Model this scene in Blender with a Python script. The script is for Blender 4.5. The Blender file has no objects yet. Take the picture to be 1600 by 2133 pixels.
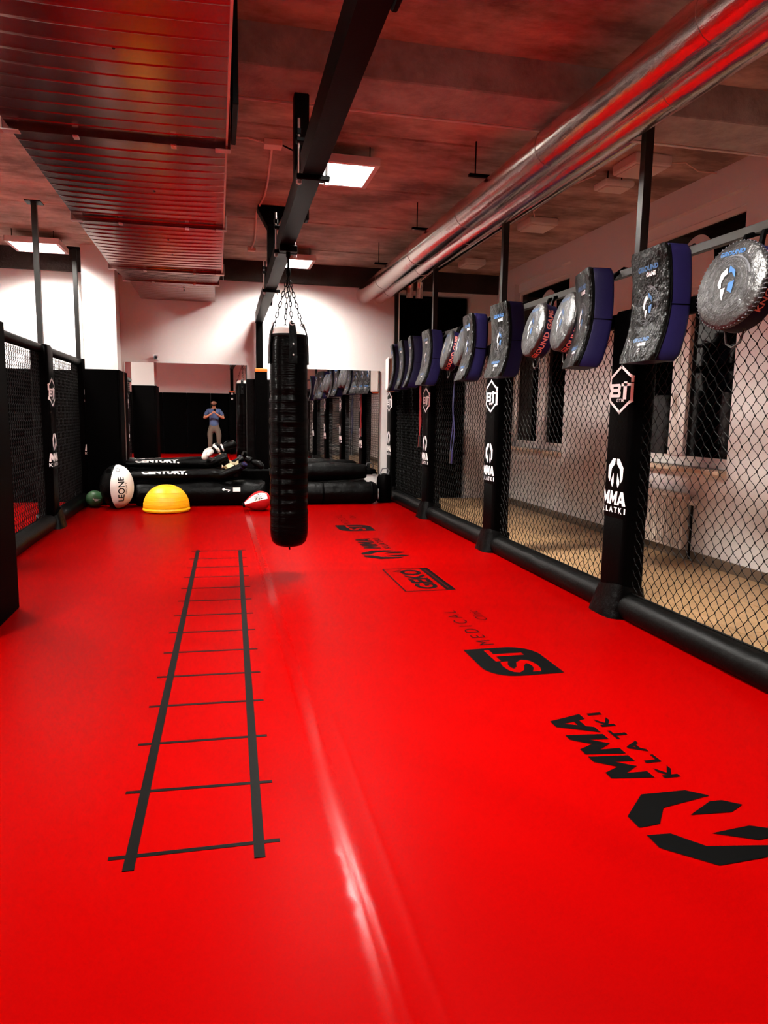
import bpy, bmesh, math, random
from mathutils import Vector, Matrix, noise
from mathutils.geometry import tessellate_polygon
random.seed(7)
PI = math.pi
S = bpy.context.scene
C = S.collection

# ------------------------------------------------------------------ camera, world, exposure
CAM_H = 1.45
cam_d = bpy.data.cameras.new('camera'); cam = bpy.data.objects.new('camera', cam_d); C.objects.link(cam)
cam_d.sensor_fit = 'HORIZONTAL'; cam_d.sensor_width = 36; cam_d.lens = 36*1490/1600
cam_d.clip_start = 0.03; cam_d.clip_end = 100
Rm = [[0.97417, 0.016414, -0.225206], [-0.225314, 0.136289, -0.964707], [0.014858, 0.990533, 0.136468]]
M4 = Matrix([r+[0] for r in Rm]+[[0, 0, 0, 1]]); M4.translation = (0, 0, CAM_H)
cam.matrix_world = M4
S.camera = cam
w = bpy.data.worlds.new('world'); S.world = w; w.use_nodes = True
w.node_tree.nodes['Background'].inputs[0].default_value = (0, 0, 0, 1)
S.view_settings.view_transform = 'Standard'; S.view_settings.look = 'None'
S.view_settings.gamma = 1; S.view_settings.exposure = 0.0
LAMP = 680.0; LAMP_FAR = 290.0            # emission of the ceiling panel diffusers

# ------------------------------------------------------------------ room numbers (metres)
CEIL = 3.82; YW = 12.0; YR = -1.3; XL = -4.2; XR = 4.76
FX = 2.92; FL = -2.03               # right and left cage lines
POSTS_R = [-0.2, 2.25, 4.69, 7.2, 9.64, 11.83]
POSTS_L = [7.0, 9.41, 11.83]

# ------------------------------------------------------------------ materials
def mat(name, col, rough=.5, metal=0, spec=.5, bump=None, var=None, rvar=None, coat=0, stretch=None, bdist=.02):
    m = bpy.data.materials.new(name); m.use_nodes = True
    nt = m.node_tree; b = nt.nodes['Principled BSDF']
    b.inputs['Base Color'].default_value = (*col, 1); b.inputs['Roughness'].default_value = rough
    b.inputs['Metallic'].default_value = metal; b.inputs['Specular IOR Level'].default_value = spec
    b.inputs['Coat Weight'].default_value = coat; b.inputs['Coat Roughness'].default_value = .12
    if bump or var or rvar:
        tc = nt.nodes.new('ShaderNodeTexCoord'); mp = nt.nodes.new('ShaderNodeMapping')
        nt.links.new(tc.outputs['Object'], mp.inputs[0])
        if stretch: mp.inputs['Scale'].default_value = stretch
        def nz(sc, det=5, ro=.6):
            n = nt.nodes.new('ShaderNodeTexNoise'); n.inputs['Scale'].default_value = sc
            n.inputs['Detail'].default_value = det; n.inputs['Roughness'].default_value = ro
            nt.links.new(mp.outputs[0], n.inputs[0]); return n
        if bump:
            n = nz(bump[0]); bp = nt.nodes.new('ShaderNodeBump')
            bp.inputs['Strength'].default_value = bump[1]; bp.inputs['Distance'].default_value = bdist
            nt.links.new(n.outputs[0], bp.inputs['Height']); nt.links.new(bp.outputs[0], b.inputs['Normal'])
        if var:
            n = nz(var[0], 6, .65); r = nt.nodes.new('ShaderNodeValToRGB')
            r.color_ramp.elements[0].position = .36; r.color_ramp.elements[1].position = .64
            r.color_ramp.elements[0].color = (*var[1], 1); r.color_ramp.elements[1].color = (*col, 1)
            nt.links.new(n.outputs[0], r.inputs[0]); nt.links.new(r.outputs[0], b.inputs['Base Color'])
        if rvar:
            n = nz(rvar[0], 4); r = nt.nodes.new('ShaderNodeMapRange')
            r.inputs[1].default_value = .35; r.inputs[2].default_value = .65
            r.inputs[3].default_value = rvar[1]; r.inputs[4].default_value = rvar[2]
            nt.links.new(n.outputs[0], r.inputs[0]); nt.links.new(r.outputs[0], b.inputs['Roughness'])
    return m
def emis(name, col, s):
    m = bpy.data.materials.new(name); m.use_nodes = True; nt = m.node_tree
    nt.nodes.remove(nt.nodes['Principled BSDF']); e = nt.nodes.new('ShaderNodeEmission')
    e.inputs[0].default_value = (*col, 1); e.inputs[1].default_value = s
    nt.links.new(e.outputs[0], nt.nodes['Material Output'].inputs[0]); return m

RED = mat('red_vinyl_mat', (.136, .0001, .0001), .42, 0, .005, bump=(90, .05), bdist=.004)
# the welded seam strip of the mat is worn shinier than the rest
def seam_gloss(m):
    nt = m.node_tree; b = nt.nodes['Principled BSDF']
    tc = nt.nodes.new('ShaderNodeTexCoord'); sp = nt.nodes.new('ShaderNodeSeparateXYZ'); nt.links.new(tc.outputs['Object'], sp.inputs[0])
    def mth(op, a, bb):
        n = nt.nodes.new('ShaderNodeMath'); n.operation = op
        for i, v in enumerate((a, bb)):
            if isinstance(v, (int, float)): n.inputs[i].default_value = v
            else: nt.links.new(v, n.inputs[i])
        return n.outputs[0]
    d = mth('ABSOLUTE', mth('SUBTRACT', sp.outputs[0], .40), 0)
    n = nt.nodes.new('ShaderNodeTexNoise'); n.inputs['Scale'].default_value = 14; n.inputs['Detail'].default_value = 6
    nt.links.new(tc.outputs['Object'], n.inputs[0])
    e = mth('ADD', d, mth('MULTIPLY', mth('SUBTRACT', n.outputs[0], .5), .05))
    r = nt.nodes.new('ShaderNodeMapRange'); r.interpolation_type = 'SMOOTHSTEP'
    r.inputs[1].default_value = .02; r.inputs[2].default_value = .06; r.inputs[3].default_value = .2; r.inputs[4].default_value = .36
    nt.links.new(e, r.inputs[0]); nt.links.new(r.outputs[0], b.inputs['Roughness'])
    r2 = nt.nodes.new('ShaderNodeMapRange'); r2.interpolation_type = 'SMOOTHSTEP'
    r2.inputs[1].default_value = .01; r2.inputs[2].default_value = .042; r2.inputs[3].default_value = .03; r2.inputs[4].default_value = .005
    nt.links.new(e, r2.inputs[0]); nt.links.new(r2.outputs[0], b.inputs['Specular IOR Level'])
seam_gloss(RED)
REDP = mat('red_print', (.136, .0001, .0001), .42, 0, .005)
CONC = mat('concrete', (.62, .43, .35), .85, 0, .2, bump=(14, .5), var=(1.5, (.2, .12, .095)), bdist=.02, stretch=(.8, 1.5, 1))
CONCB = mat('concrete_beam', (.44, .39, .36), .85, 0, .2, bump=(22, .5), var=(4, (.28, .235, .215)))
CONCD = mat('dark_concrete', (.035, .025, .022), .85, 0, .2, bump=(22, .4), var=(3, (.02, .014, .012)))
WALL = mat('white_paint', (.76, .71, .68), .7, 0, .3, bump=(160, .12), bdist=.004)
BLK = mat('black_vinyl', (.0005, .0004, .0004), .4, 0, .018, bump=(35, .12))
BLKM = mat('black_wall_mat', (.0005, .0004, .0004), .6, 0, .01)
BLKL = mat('black_leather', (.0005, .0004, .0004), .34, 0, .075, bump=(14, .5), rvar=(9, .28, .5), bdist=.02)
STEEL = mat('black_steel', (.0008, .0007, .0007), .42, 0, .03, bump=(60, .04))
STEELP = mat('satin_steel', (.002, .0018, .0017), .3, 0, .4)
GREYS = mat('grey_steel', (.04, .037, .033), .45, .3, .4)
ZINC = mat('zinc', (.7, .68, .66), .35, .9)
WIRE = mat('black_wire', (.0008, .0007, .0007), .5, 0, .06)
ROLL = mat('black_foam_roll', (.0009, .0008, .0007), .42, 0, .07, bump=(30, .15))
FOIL = mat('silver_foil', (.80, .74, .70), .2, 1, .5, bump=(14, .45), bdist=.010, stretch=(1, .3, 1))
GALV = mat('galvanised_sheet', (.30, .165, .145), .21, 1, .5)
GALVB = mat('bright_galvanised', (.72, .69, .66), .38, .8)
TILE = mat('wood_tone_tile', (.40, .24, .115), .42, 0, .45, bump=(60, .06), var=(5, (.31, .18, .085)), stretch=(.4, 2.5, 1))
SKIRT = mat('brown_skirting', (.12, .075, .045), .6)
GLASS = mat('night_glass', (.0006, .0006, .0007), .04, 0, .12)
FRAME = mat('white_frame', (.78, .70, .64), .45)
MIRROR = mat('mirror_silver', (.88, .87, .86), .0, 1)
LAMPF = mat('lamp_frame', (.75, .70, .66), .5)
DIFF = emis('lamp_diffuser', (1.0, .965, .90), LAMP)
DIFF2 = emis('lamp_diffuser_far', (1.0, .965, .90), LAMP_FAR)
WHITE = mat('white_print', (.78, .75, .73), .55)
BLACKP = mat('black_print', (.0005, .0005, .0005), .6, 0, .02)
LOUV = mat('louvre_aluminium', (.16, .155, .15), .6, 0, .2)
TAPE = mat('black_tape', (.0009, .0008, .0006), .5, 0, .03)
PADF = mat('pad_black_leather', (.0022, .0021, .0018), .34, 0, .15, bump=(5, .8), rvar=(5, .28, .42), bdist=.08)
PADR = mat('scuffed_pad_leather', (.01, .0095, .009), .4, 0, .9, bump=(11, .8), rvar=(10, .3, .5), bdist=.03)
PADB = mat('navy_vinyl', (.007, .005, .03), .45, 0, .12, bump=(5, .25))
BLUEP = mat('blue_print', (.03, .10, .24), .5)
GREYP = mat('grey_print', (.09, .09, .10), .5)
REDPR = mat('salmon_print', (.8, .25, .2), .5)
LWHITE = mat('white_leather', (.80, .74, .68), .45, 0, .4, bump=(9, .3))
ORANGE = mat('orange_vinyl', (.6, .10, .005), .45)
BROWN = mat('tan_leather', (.22, .09, .04), .5, bump=(30, .2))
YELLOW = mat('yellow_rubber', (.85, .36, .0005), .45, 0, .35)
GREEN = mat('green_rubber', (.05, .14, .055), .35)
REDL = mat('red_leather', (.34, .004, .005), .35)
CREAM = mat('cream_cloth', (.80, .68, .45), .8)
ROPER = mat('red_rope', (.25, .006, .008), .5)
ROPEB = mat('blue_rope', (.012, .012, .06), .5)
CABLE = mat('pale_cable', (.9, .58, .48), .5)
SKIN = mat('skin', (.42, .18, .10), .5, 0, .4)
SHIRT = mat('blue_grey_cotton', (.05, .075, .16), .85, bump=(20, .3))
PANTS = mat('khaki_cotton', (.09, .062, .045), .85, bump=(20, .3))
BEARD = mat('dark_beard', (.05, .03, .02), .8)
PAPER = mat('paper_box', (.62, .52, .46), .7)

# ------------------------------------------------------------------ geometry helpers
def nb(): return bmesh.new()
def box(bm, x0, x1, y0, y1, z0, z1):
    v = [bm.verts.new(p) for p in [(x0, y0, z0), (x1, y0, z0), (x1, y1, z0), (x0, y1, z0), (x0, y0, z1), (x1, y0, z1), (x1, y1, z1), (x0, y1, z1)]]
    for f in ((0, 3, 2, 1), (4, 5, 6, 7), (0, 1, 5, 4), (1, 2, 6, 5), (2, 3, 7, 6), (3, 0, 4, 7)): bm.faces.new([v[i] for i in f])
    return bm
def bevel(bm, w, seg=2):
    bmesh.ops.bevel(bm, geom=bm.edges[:], offset=w, segments=seg, affect='EDGES', profile=.5); return bm
def bbox_(x0, x1, y0, y1, z0, z1, w=.01, seg=2): return bevel(box(nb(), x0, x1, y0, y1, z0, z1), w, seg)
def rings(bm, rr, cap=True, closed=True):
    L = [[bm.verts.new(p) for p in r] for r in rr]
    for a, b in zip(L, L[1:]):
        n = len(a)
        for i in range(n if closed else n-1):
            j = (i+1) % n
            bm.faces.new((a[i], a[j], b[j], b[i]))
    if cap and closed: bm.faces.new(L[0][::-1]); bm.faces.new(L[-1])
    return bm
def tube(bm, pts, r, n=8, closed=False):
    pts = [Vector(p) for p in pts]; rr = []; N = len(pts)
    d0 = (pts[1]-pts[0]).normalized(); up = Vector((0, 0, 1)) if abs(d0.z) < .9 else Vector((1, 0, 0))
    a = d0.cross(up).normalized()
    for i, p in enumerate(pts):
        if closed: d = (pts[(i+1) % N]-pts[i-1]).normalized()
        else: d = (pts[min(i+1, N-1)]-pts[max(i-1, 0)]).normalized()
        a = (a-d*a.dot(d)).normalized(); b = d.cross(a)
        ri = r[i] if isinstance(r, (list, tuple)) else r
        rr.append([p+(a*math.cos(2*PI*k/n)+b*math.sin(2*PI*k/n))*ri for k in range(n)])
    if closed:
        L = [[bm.verts.new(p) for p in q] for q in rr]
        for i in range(N):
            A, B = L[i], L[(i+1) % N]
            for k in range(n): bm.faces.new((A[k], A[(k+1) % n], B[(k+1) % n], B[k]))
        return bm
    return rings(bm, rr)
def lathe(bm, prof, n=32, M=None, rf=None):
    rr = []
    for r, z in prof:
        q = []
        for k in range(n):
            a = 2*PI*k/n; rad = max(r, 1e-4)*(rf(a, z) if rf else 1)
            p = Vector((rad*math.cos(a), rad*math.sin(a), z)); q.append(M @ p if M else p)
        rr.append(q)
    return rings(bm, rr)
def obj(name, bm, m, parent=None, smooth=False, ang=None, world=True):
    if isinstance(bm, bpy.types.Mesh): me = bm; me.name = name
    else:
        bmesh.ops.recalc_face_normals(bm, faces=bm.faces[:])
        me = bpy.data.meshes.new(name); bm.to_mesh(me); bm.free()
    if m is not None: me.materials.clear(); me.materials.append(m)
    if smooth:
        for p in me.polygons: p.use_smooth = True
        if ang: me.set_sharp_from_angle(angle=math.radians(ang))
    o = bpy.data.objects.new(name, me); C.objects.link(o)
    if parent:
        o.parent = parent
        if world: o.matrix_parent_inverse = parent.matrix_world.inverted()
    return o
def link_copy(src, parent, mw=None):
    c = src.copy(); C.objects.link(c); c.parent = parent
    return c
def thing(name, label, cat, loc=(0, 0, 0), group=None, rotz=0):
    o = bpy.data.objects.new(name, None); C.objects.link(o); o.empty_display_size = .1
    o.matrix_world = Matrix.Translation(loc) @ Matrix.Rotation(rotz, 4, 'Z')
    o['label'] = label; o['category'] = cat
    if group: o['group'] = group
    return o
def tag(o, label, cat, group=None):
    o['label'] = label; o['category'] = cat
    if group: o['group'] = group
    return o
def struct(o): o['kind'] = 'structure'; return o
def smooth_obj(*a, **k): return obj(*a, smooth=True, ang=k.pop('ang', 40), **k)

# ---- flat prints: lists of 2D triangles, later laid on a surface
def tri_polys(polys):
    out = []
    for p in polys:
        loops = p if isinstance(p[0][0], (tuple, list)) else [p]
        V = [[Vector((x, y, 0)) for x, y in l] for l in loops]
        flat = [q for l in V for q in l]
        for t in tessellate_polygon(V): out.append([tuple(flat[i][:2]) for i in t])
    return out
def stroke(pts, w, closed=False):
    out = []
    n = len(pts); seq = list(range(n if closed else n-1))
    for i in seq:
        a = Vector(pts[i]); b = Vector(pts[(i+1) % n]); d = (b-a).normalized(); q = Vector((-d.y, d.x))*w/2
        e = d*w/2*.98
        A, B = a-e, b+e
        out += [[tuple(A+q), tuple(A-q), tuple(B-q)], [tuple(A+q), tuple(B-q), tuple(B+q)]]
    return out
def ring2(cx, cy, r, w, a0=0, a1=360, n=40, sx=1):
    out = []
    for k in range(n):
        t = math.radians(a0+(a1-a0)*k/n); u = math.radians(a0+(a1-a0)*(k+1)/n)
        P = lambda rr, q: (cx+rr*math.cos(q)*sx, cy+rr*math.sin(q))
        out += [[P(r, t), P(r+w, t), P(r+w, u)], [P(r, t), P(r+w, u), P(r, u)]]
    return out
_tc = {}
def text2(s, h=1.0, bold=0.0, wide=1.0, shear=0.0, spacing=1.0, center=True):
    key = (s, bold, shear, spacing)
    if key not in _tc:
        cu = bpy.data.curves.new('t', 'FONT'); cu.body = s; cu.size = 1; cu.offset = bold; cu.shear = shear; cu.space_character = spacing
        cu.resolution_u = 3; cu.fill_mode = 'BOTH'
        o = bpy.data.objects.new('t', cu); C.objects.link(o); bpy.context.view_layer.update()
        me = bpy.data.meshes.new_from_object(o.evaluated_get(bpy.context.evaluated_depsgraph_get()))
        me.calc_loop_triangles()
        T = [[tuple(me.vertices[i].co[:2]) for i in t.vertices] for t in me.loop_triangles]
        bpy.data.objects.remove(o); bpy.data.curves.remove(cu); bpy.data.meshes.remove(me)
        xs = [p[0] for t in T for p in t]; ys = [p[1] for t in T for p in t]
        x0, x1, y0, y1 = min(xs), max(xs), min(ys), max(ys)
        _tc[key] = ([[((x-x0), (y-y0)) for x, y in t] for t in T], x1-x0, y1-y0)
    T, W, H = _tc[key]; k = h/H
    ox = -W*k*wide/2 if center else 0
    return [[(x*k*wide+ox, y*k) for x, y in t] for t in T]
def fit_text(s, W, H, **k):
    T = text2(s, H, center=False, **k); x1 = max(p[0] for t in T for p in t); f = W/x1
    return [[(x*f, y) for x, y in t] for t in T]
def mv(T, dx=0, dy=0, s=1): return [[(x*s+dx, y*s+dy) for x, y in t] for t in T]
def decal(name, T, fmap, m, parent, sub=None, world=True):
    bm = nb()
    for t in T:
        try: bm.faces.new([bm.verts.new((x, y, 0)) for x, y in t])
        except ValueError: pass
    if sub:
        for _ in range(4):
            es = [e for e in bm.edges if e.calc_length() > sub]
            if not es: break
            bmesh.ops.subdivide_edges(bm, edges=es, cuts=1); bmesh.ops.triangulate(bm, faces=bm.faces[:])
    for v in bm.verts: v.co = fmap(v.co.x, v.co.y)
    me = bpy.data.meshes.new(name); bm.to_mesh(me); bm.free(); me.materials.append(m)
    o = bpy.data.objects.new(name, me); C.objects.link(o); o.parent = parent
    if world: o.matrix_parent_inverse = parent.matrix_world.inverted()
    return o
# letter shapes of the logos
Mp = [(0, 0), (.06, 1), (.30, 1), (.52, .56), (.78, 1), (1.02, 1), (.98, 0), (.72, 0), (.74, .52), (.50, .10), (.24, .52), (.26, 0)]
Ap = [[(0, 0), (.40, 1), (.72, 1), (1.05, 0), (.76, 0), (.70, .2), (.36, .2), (.29, 0)], [(.43, .38), (.64, .38), (.55, .72)]]
def mma(W, H, sh=.28):
    T = []; lw = W*.335
    for i, L in enumerate((Mp, Mp, Ap)):
        for t in tri_polys([L]): T.append([(i*W*.335+x*lw*.93+y*H*sh*.3, y*H) for x, y in t])
    return T
EM_O = [(.023, 0), (.098, 0), (.225, -.137), (.218, -.326), (.164, -.395), (.123, -.166), (.031, -.089)]
EM_I = [(.059, -.235), (.128, -.369), (.125, -.419), (.082, -.475), (.045, -.40)]
def emblem(s=1.0):          # 0.45 wide, 0.475 high, origin top centre
    P = []
    for L in (EM_O, EM_I):
        P.append([(x*s, y*s) for x, y in L]); P.append([(-x*s, y*s) for x, y in L][::-1])
    return tri_polys(P)
def bt_logo(w, h):
    a, b, t = w/2, h/2, w*.075; T = []
    T += stroke([(-a, b*.18), (-a, b*.52), (0, b), (a, b*.52), (a, b*.36)], t)
    T += stroke([(a*.14, b*.2), (a, b*.2), (a, -b*.5), (0, -b), (-a, -b*.5), (-a, -b*.40)], t)
    T += stroke([(a*.46, b*.2), (a*.44, -b*.3)], t*2.2)
    sc = lambda L: [(x*a, y*b) for x, y in L]
    T += tri_polys([[sc([(-.98, .25), (-.08, .25), (.02, .14), (.0, .0), (-.06, -.04), (.04, -.12), (.02, -.27), (-.08, -.34), (-1.02, -.34)]),
                     sc([(-.72, .13), (-.24, .13), (-.24, .04), (-.72, .04)]), sc([(-.74, -.10), (-.22, -.10), (-.24, -.21), (-.74, -.21)])]])
    T += mv(text2('GYM', h*.075, bold=.02, wide=1.25, spacing=1.2), 0, -b*.55)
    return T

# ------------------------------------------------------------------ the room shell
# floor: red vinyl mat with the raised seam running away from the camera
bm = nb()
xs = [XL, -3, -2.2, -1.5, -.8, -.2, .15, .25]+[.28+.012*i for i in range(24)]+[.6, .8, 1.2, 1.8, 2.4, FX]
ys = [YR+(YW-YR)*i/90 for i in range(91)]
def fz(x, y):
    wv = .012*math.sin(y*1.7)+.008*math.sin(y*4.1+1)
    s = max(0, 1-((y-1.2)/7.5)) if y > 1.2 else 1
    z = .0028*math.exp(-((x-.40-wv)/.045)**2)*s - .002*math.exp(-((x-.405-wv)/.007)**2)*s
    z += .0012*math.exp(-((x-.52)/.01)**2)*(1 if y < 6 else 0)
    return z
G = [[bm.verts.new((x, y, fz(x, y))) for x in xs] for y in ys]
for a, b in zip(G, G[1:]):
    for i in range(len(xs)-1): bm.faces.new((a[i], a[i+1], b[i+1], b[i]))
floor = struct(obj('floor', bm, RED, smooth=True))
sub = struct(obj('floor_slab', box(nb(), XL-.2, XR+.25, YR-.2, YW+1.6, -.3, -.045), CONCB))
# tiled strip of floor outside the right-hand cage wall
tf = struct(obj('floor_tiled_strip', box(nb(), FX-.02, XR, YR, YW, -.045, -.028), SKIRT))
bmt = bbox_(-.304, .304, -.304, .304, -.012, .004, .003, 1)
t0 = obj('tile', bmt, TILE, tf, world=False); first = True
for i in range(3):
    for j in range(22):
        x = 3.20+i*.62; y = 11.71-j*.61
        if y < YR+.3: continue
        t = t0 if first else link_copy(t0, tf); first = False
        t.location = (x, y, -.02)
# back wall with the dark doorway at its right
bm = nb()
box(bm, XL-.2, 3.02, YW, YW+.2, -.05, CEIL+.1); box(bm, 4.27, XR+.25, YW, YW+.2, -.05, CEIL+.1); box(bm, 3.02, 4.27, YW, YW+.2, 3.45, CEIL+.1)
wall_back = struct(obj('wall_back', bm, WALL))
bm = nb()
DX0, DX1, DY = 3.02, 4.27, YW+1.5
box(bm, DX0-.1, DX0, YW+.2, DY, -.05, 3.6); box(bm, DX1, DX1+.1, YW+.2, DY, -.05, 3.6); box(bm, DX0-.1, DX1+.1, DY, DY+.1, -.05, 3.6); box(bm, DX0, DX1, YW+.2, DY, 3.5, 3.6)
struct(obj('wall_passage', bm, BLKM))
door = struct(obj('door_1', bbox_(DX0+.03, DX1-.03, YW+.10, YW+.15, -.02, 3.42, .004), BLKM))
for k in range(2):
    obj('door_panel', bbox_(DX0+.1+k*.58, DX0+.60+k*.58, YW+.088, YW+.1, .2, 3.2, .004), BLKM, door)
obj('door_handle', tube(nb(), [(DX0+.56, YW+.1, 1.05), (DX0+.56, YW+.04, 1.05), (DX0+.46, YW+.04, 1.05)], .01), GREYS, door)
struct(obj('wall_left', box(nb(), XL-.2, XL, YR, YW, -.05, CEIL+.1), WALL))
struct(obj('wall_rear', box(nb(), XL-.2, XR+.25, YR-.2, YR, -.05, CEIL+.1), WALL))
# right wall with two window openings
W1 = (5.95, 7.78); W2 = (9.36, 11.25); WZ0, WZ1 = .95, 3.43
bm = nb()
def wl(y0, y1, z0, z1, x0=XR, x1=XR+.25): box(bm, x0, x1, y0, y1, z0, z1)
wl(YR, W1[0], -.05, CEIL+.1); wl(W1[1], W2[0], -.05, CEIL+.1); wl(W2[1], YW, -.05, CEIL+.1)
for Wn in (W1, W2):
    wl(*Wn, -.05, WZ0); wl(*Wn, WZ1+.13, CEIL+.1); wl(*Wn, WZ1, WZ1+.13, XR+.07, XR+.25)
wall_right = struct(obj('wall_right', bm, WALL))
struct(obj('baseboard_right', bbox_(XR-.018, XR, YR, YW, -.03, .09, .004), SKIRT))
# piers: one at the back wall, one near on the left
struct(obj('wall_pier_back', box(nb(), -1.90, -1.44, 11.55, YW, -.05, CEIL+.05), WALL))
struct(obj('wall_pier_left', box(nb(), -2.0, -1.47, 4.72, 5.52, -.05, CEIL+.05), WALL))

def window(n, y0, y1, mull):
    fx = XR+.09
    bm = nb()
    def fr(a, b, c, d, x0=fx, x1=fx+.06): box(bm, x0, x1, a, b, c, d)
    zt = 2.72
    fr(y0, y1, WZ0, WZ0+.10); fr(y0, y1, WZ1-.05, WZ1); fr(y0, y0+.03, WZ0, WZ1); fr(y1-.06, y1, WZ0, WZ1); fr(y0, y1, zt, zt+.07)
    wn = struct(obj('window_%d' % n, bm, FRAME))
    for a, b in ((mull-.13, mull-.005), (mull+.005, mull+.13)):
        obj('sash_stile', bbox_(fx-.02, fx+.05, a, b, WZ0+.1, zt, .006), FRAME, wn)
    for a, b, c, d in ((y0+.03, mull-.13, WZ0+.1, zt), (mull+.13, y1-.06, WZ0+.1, zt), (y0+.03, y1-.06, zt+.07, WZ1-.05)):
        obj('pane', box(nb(), fx+.03, fx+.04, a, b, c, d), GLASS, wn)
    bm = nb(); tube(bm, [(fx-.05, mull+.03, 1.72), (fx-.06, mull+.03, 1.62), (fx-.05, mull+.03, 1.50)], .014); box(bm, fx-.05, fx-.015, mull+.015, mull+.045, 1.58, 1.68)
    obj('window_handle', bm, FRAME, wn)
    sl = obj('window_sill', bbox_(XR-.09, fx+.02, y0-.01, y1+.02, WZ0-.05, WZ0, .012, 3), mat('sill_%d' % n, (.66, .50, .36), .4), wn)
    yc = y0+(y1-y0)*.45
    M = Matrix.Translation((fx+.028, yc, 3.05)) @ Matrix.Rotation(-PI/2, 4, 'Y')
    dv = obj('round_vent', lathe(nb(), [(.001, 0), (.26, 0), (.27, .012), (.25, .03), (.2, .035), (.001, .035)], 40, M), WALL, wn, smooth=True, ang=40)
    dv['label'] = 'round pale vent disc in the upper pane'
    return wn
window(1, *W1, 6.87); window(2, *W2, 10.24)

# ceiling: concrete slabs laid side by side, two deep beams
ceil_e = bpy.data.objects.new('ceiling', None); C.objects.link(ceil_e); struct(ceil_e)
edges = [YR, .35, 1.85, 3.35, 4.84, 6.42, 7.88, 9.42, 10.92, YW]
for a, b in zip(edges, edges[1:]):
    s = obj('ceiling_slab', bbox_(XL, XR, a+.012, b-.012, CEIL, CEIL+.18, .010, 1), CONC, ceil_e)
bs = bbox_(XL, XR, 4.82, 5.29, 3.57, CEIL+.02, .015, 2)
struct(obj('beam_cross', bs, CONCB))
struct(obj('pale_edge_line_1', tube(nb(), [(XL, 5.30, 3.565), (XR, 5.30, 3.565)], .009, 6), LAMPF))  # thin pale line added along the beam's far bottom edge
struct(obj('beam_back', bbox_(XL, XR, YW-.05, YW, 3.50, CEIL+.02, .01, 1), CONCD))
struct(obj('beam_rear', bbox_(XL, XR, YR, YR+.3, 3.57, CEIL+.02, .012, 1), CONCB))

# wall padding (black mats on the walls), each panel its own piece
def padding(name, label, panels, cat='wall padding'):
    t = thing(name, label, cat, panels[0][:3])
    for x0, y0, z0, x1, y1, z1 in panels: obj('mat_panel', bbox_(x0, x1, y0, y1, z0, z1, .012), BLKM, t)
    return t
padding('wall_padding', 'black padded mats wrapped around the white pier by the back wall', [(-1.915, 11.50, 0, -1.44, 11.55, 2.04), (-1.44, 11.50, 0, -1.415, 12.0, 2.04)])
padding('wall_padding', 'black padded mats on the back wall behind the left cage fence', [(XL+.02+k*.565, 11.95, .0, XL+.02+k*.565+.56, 12.0, 2.04) for k in range(4)])
padding('wall_padding', 'black padded mats around the near pier at the left picture edge', [(-1.47, 4.70, 0, -1.43, 5.56, 2.04), (-2.0, 5.52, 0, -1.47, 5.56, 2.04)])
padding('wall_padding', 'long row of black mats on the wall seen behind the man in the mirror', [(XL+.1+k*.78, YR, 0, XL+.1+k*.78+.775, YR+.05, 2.04) for k in range(9)])

# mirrors on the back wall
def mirror(label, x0, x1, z0, z1):
    t = thing('wall_mirror', label, 'mirror', ((x0+x1)/2, YW-.01, z0))
    obj('mirror_glass', box(nb(), x0, x1, YW-.012, YW-.004, z0, z1), MIRROR, t)
    obj('edge_trim', bbox_(x1, x1+.018, YW-.02, YW-.002, z0, z1, .003, 1), GREYS, t)
    for x in (x0+.08, x1-.06): obj('mirror_clip', bbox_(x-.03, x+.03, YW-.022, YW-.002, z0-.02, z0+.008, .003, 1), ZINC, t)
mirror('wide wall mirror on the left of the back wall, reflecting the man', -1.40, .465, .48, 2.19)
mirror('wall mirror on the right of the back wall, reflecting the row of pads', 1.44, 2.675, .41, 2.16)
st = tag(obj('wall_socket', bbox_(-.965, -.885, YW-.03, YW, 2.225, 2.31, .008), WHITE), 'small white wall socket just above the left mirror', 'socket')
obj('socket_face', lathe(nb(), [(.03, 0), (.03, .006), (.02, .006), (.018, .0)], 20, Matrix.Translation((-.925, YW-.03, 2.267)) @ Matrix.Rotation(PI/2, 4, 'X')), GREYP, st)

# ------------------------------------------------------------------ ceiling lamps
def lamp(x, y, label, dm, sz=.34):
    z = 3.64
    t = thing('ceiling_panel_light', label, 'ceiling light', (x, y, z), 'lit square ceiling panels')
    bm = nb(); s = sz
    for a in ((x-s, x-s+.045, y-s, y+s), (x+s-.045, x+s, y-s, y+s), (x-s+.045, x+s-.045, y-s, y-s+.045), (x-s+.045, x+s-.045, y+s-.045, y+s)): box(bm, *a, z, z+.07)
    box(bm, x-s+.045, x+s-.045, y-s+.045, y+s-.045, z+.05, z+.07)
    obj('frame', bm, LAMPF, t)
    obj('diffuser', box(nb(), x-s+.046, x+s-.046, y-s+.046, y+s-.046, z+.034, z+.044), dm, t)
    bm = nb(); n_ = 10; a = s-.046; st_ = 2*a/n_
    for k in range(1, n_):
        box(bm, x-a+k*st_-.0008, x-a+k*st_+.0008, y-a, y+a, z+.015, z+.033); box(bm, x-a, x+a, y-a+k*st_-.0008, y-a+k*st_+.0008, z+.015, z+.033)
    obj('louvre_grid', bm, LOUV, t)
    for sx in (-1, 1):
        for sy in (-1, 1):
            obj('hanger_rod', tube(nb(), [(x+sx*.26, y+sy*.26, z+.07), (x+sx*.26, y+sy*.26, CEIL)], .005, 6), STEEL, t)
lamp(1.12, 6.94, 'lit square ceiling panel beside the black beam, nearest to the silver pipes', DIFF)
lamp(1.10, 11.1, 'lit square ceiling panel above the hanging punch bag chains', DIFF2)
lamp(-2.37, 11.08, 'lit square ceiling panel at the left above the cage fence', DIFF2)
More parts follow.
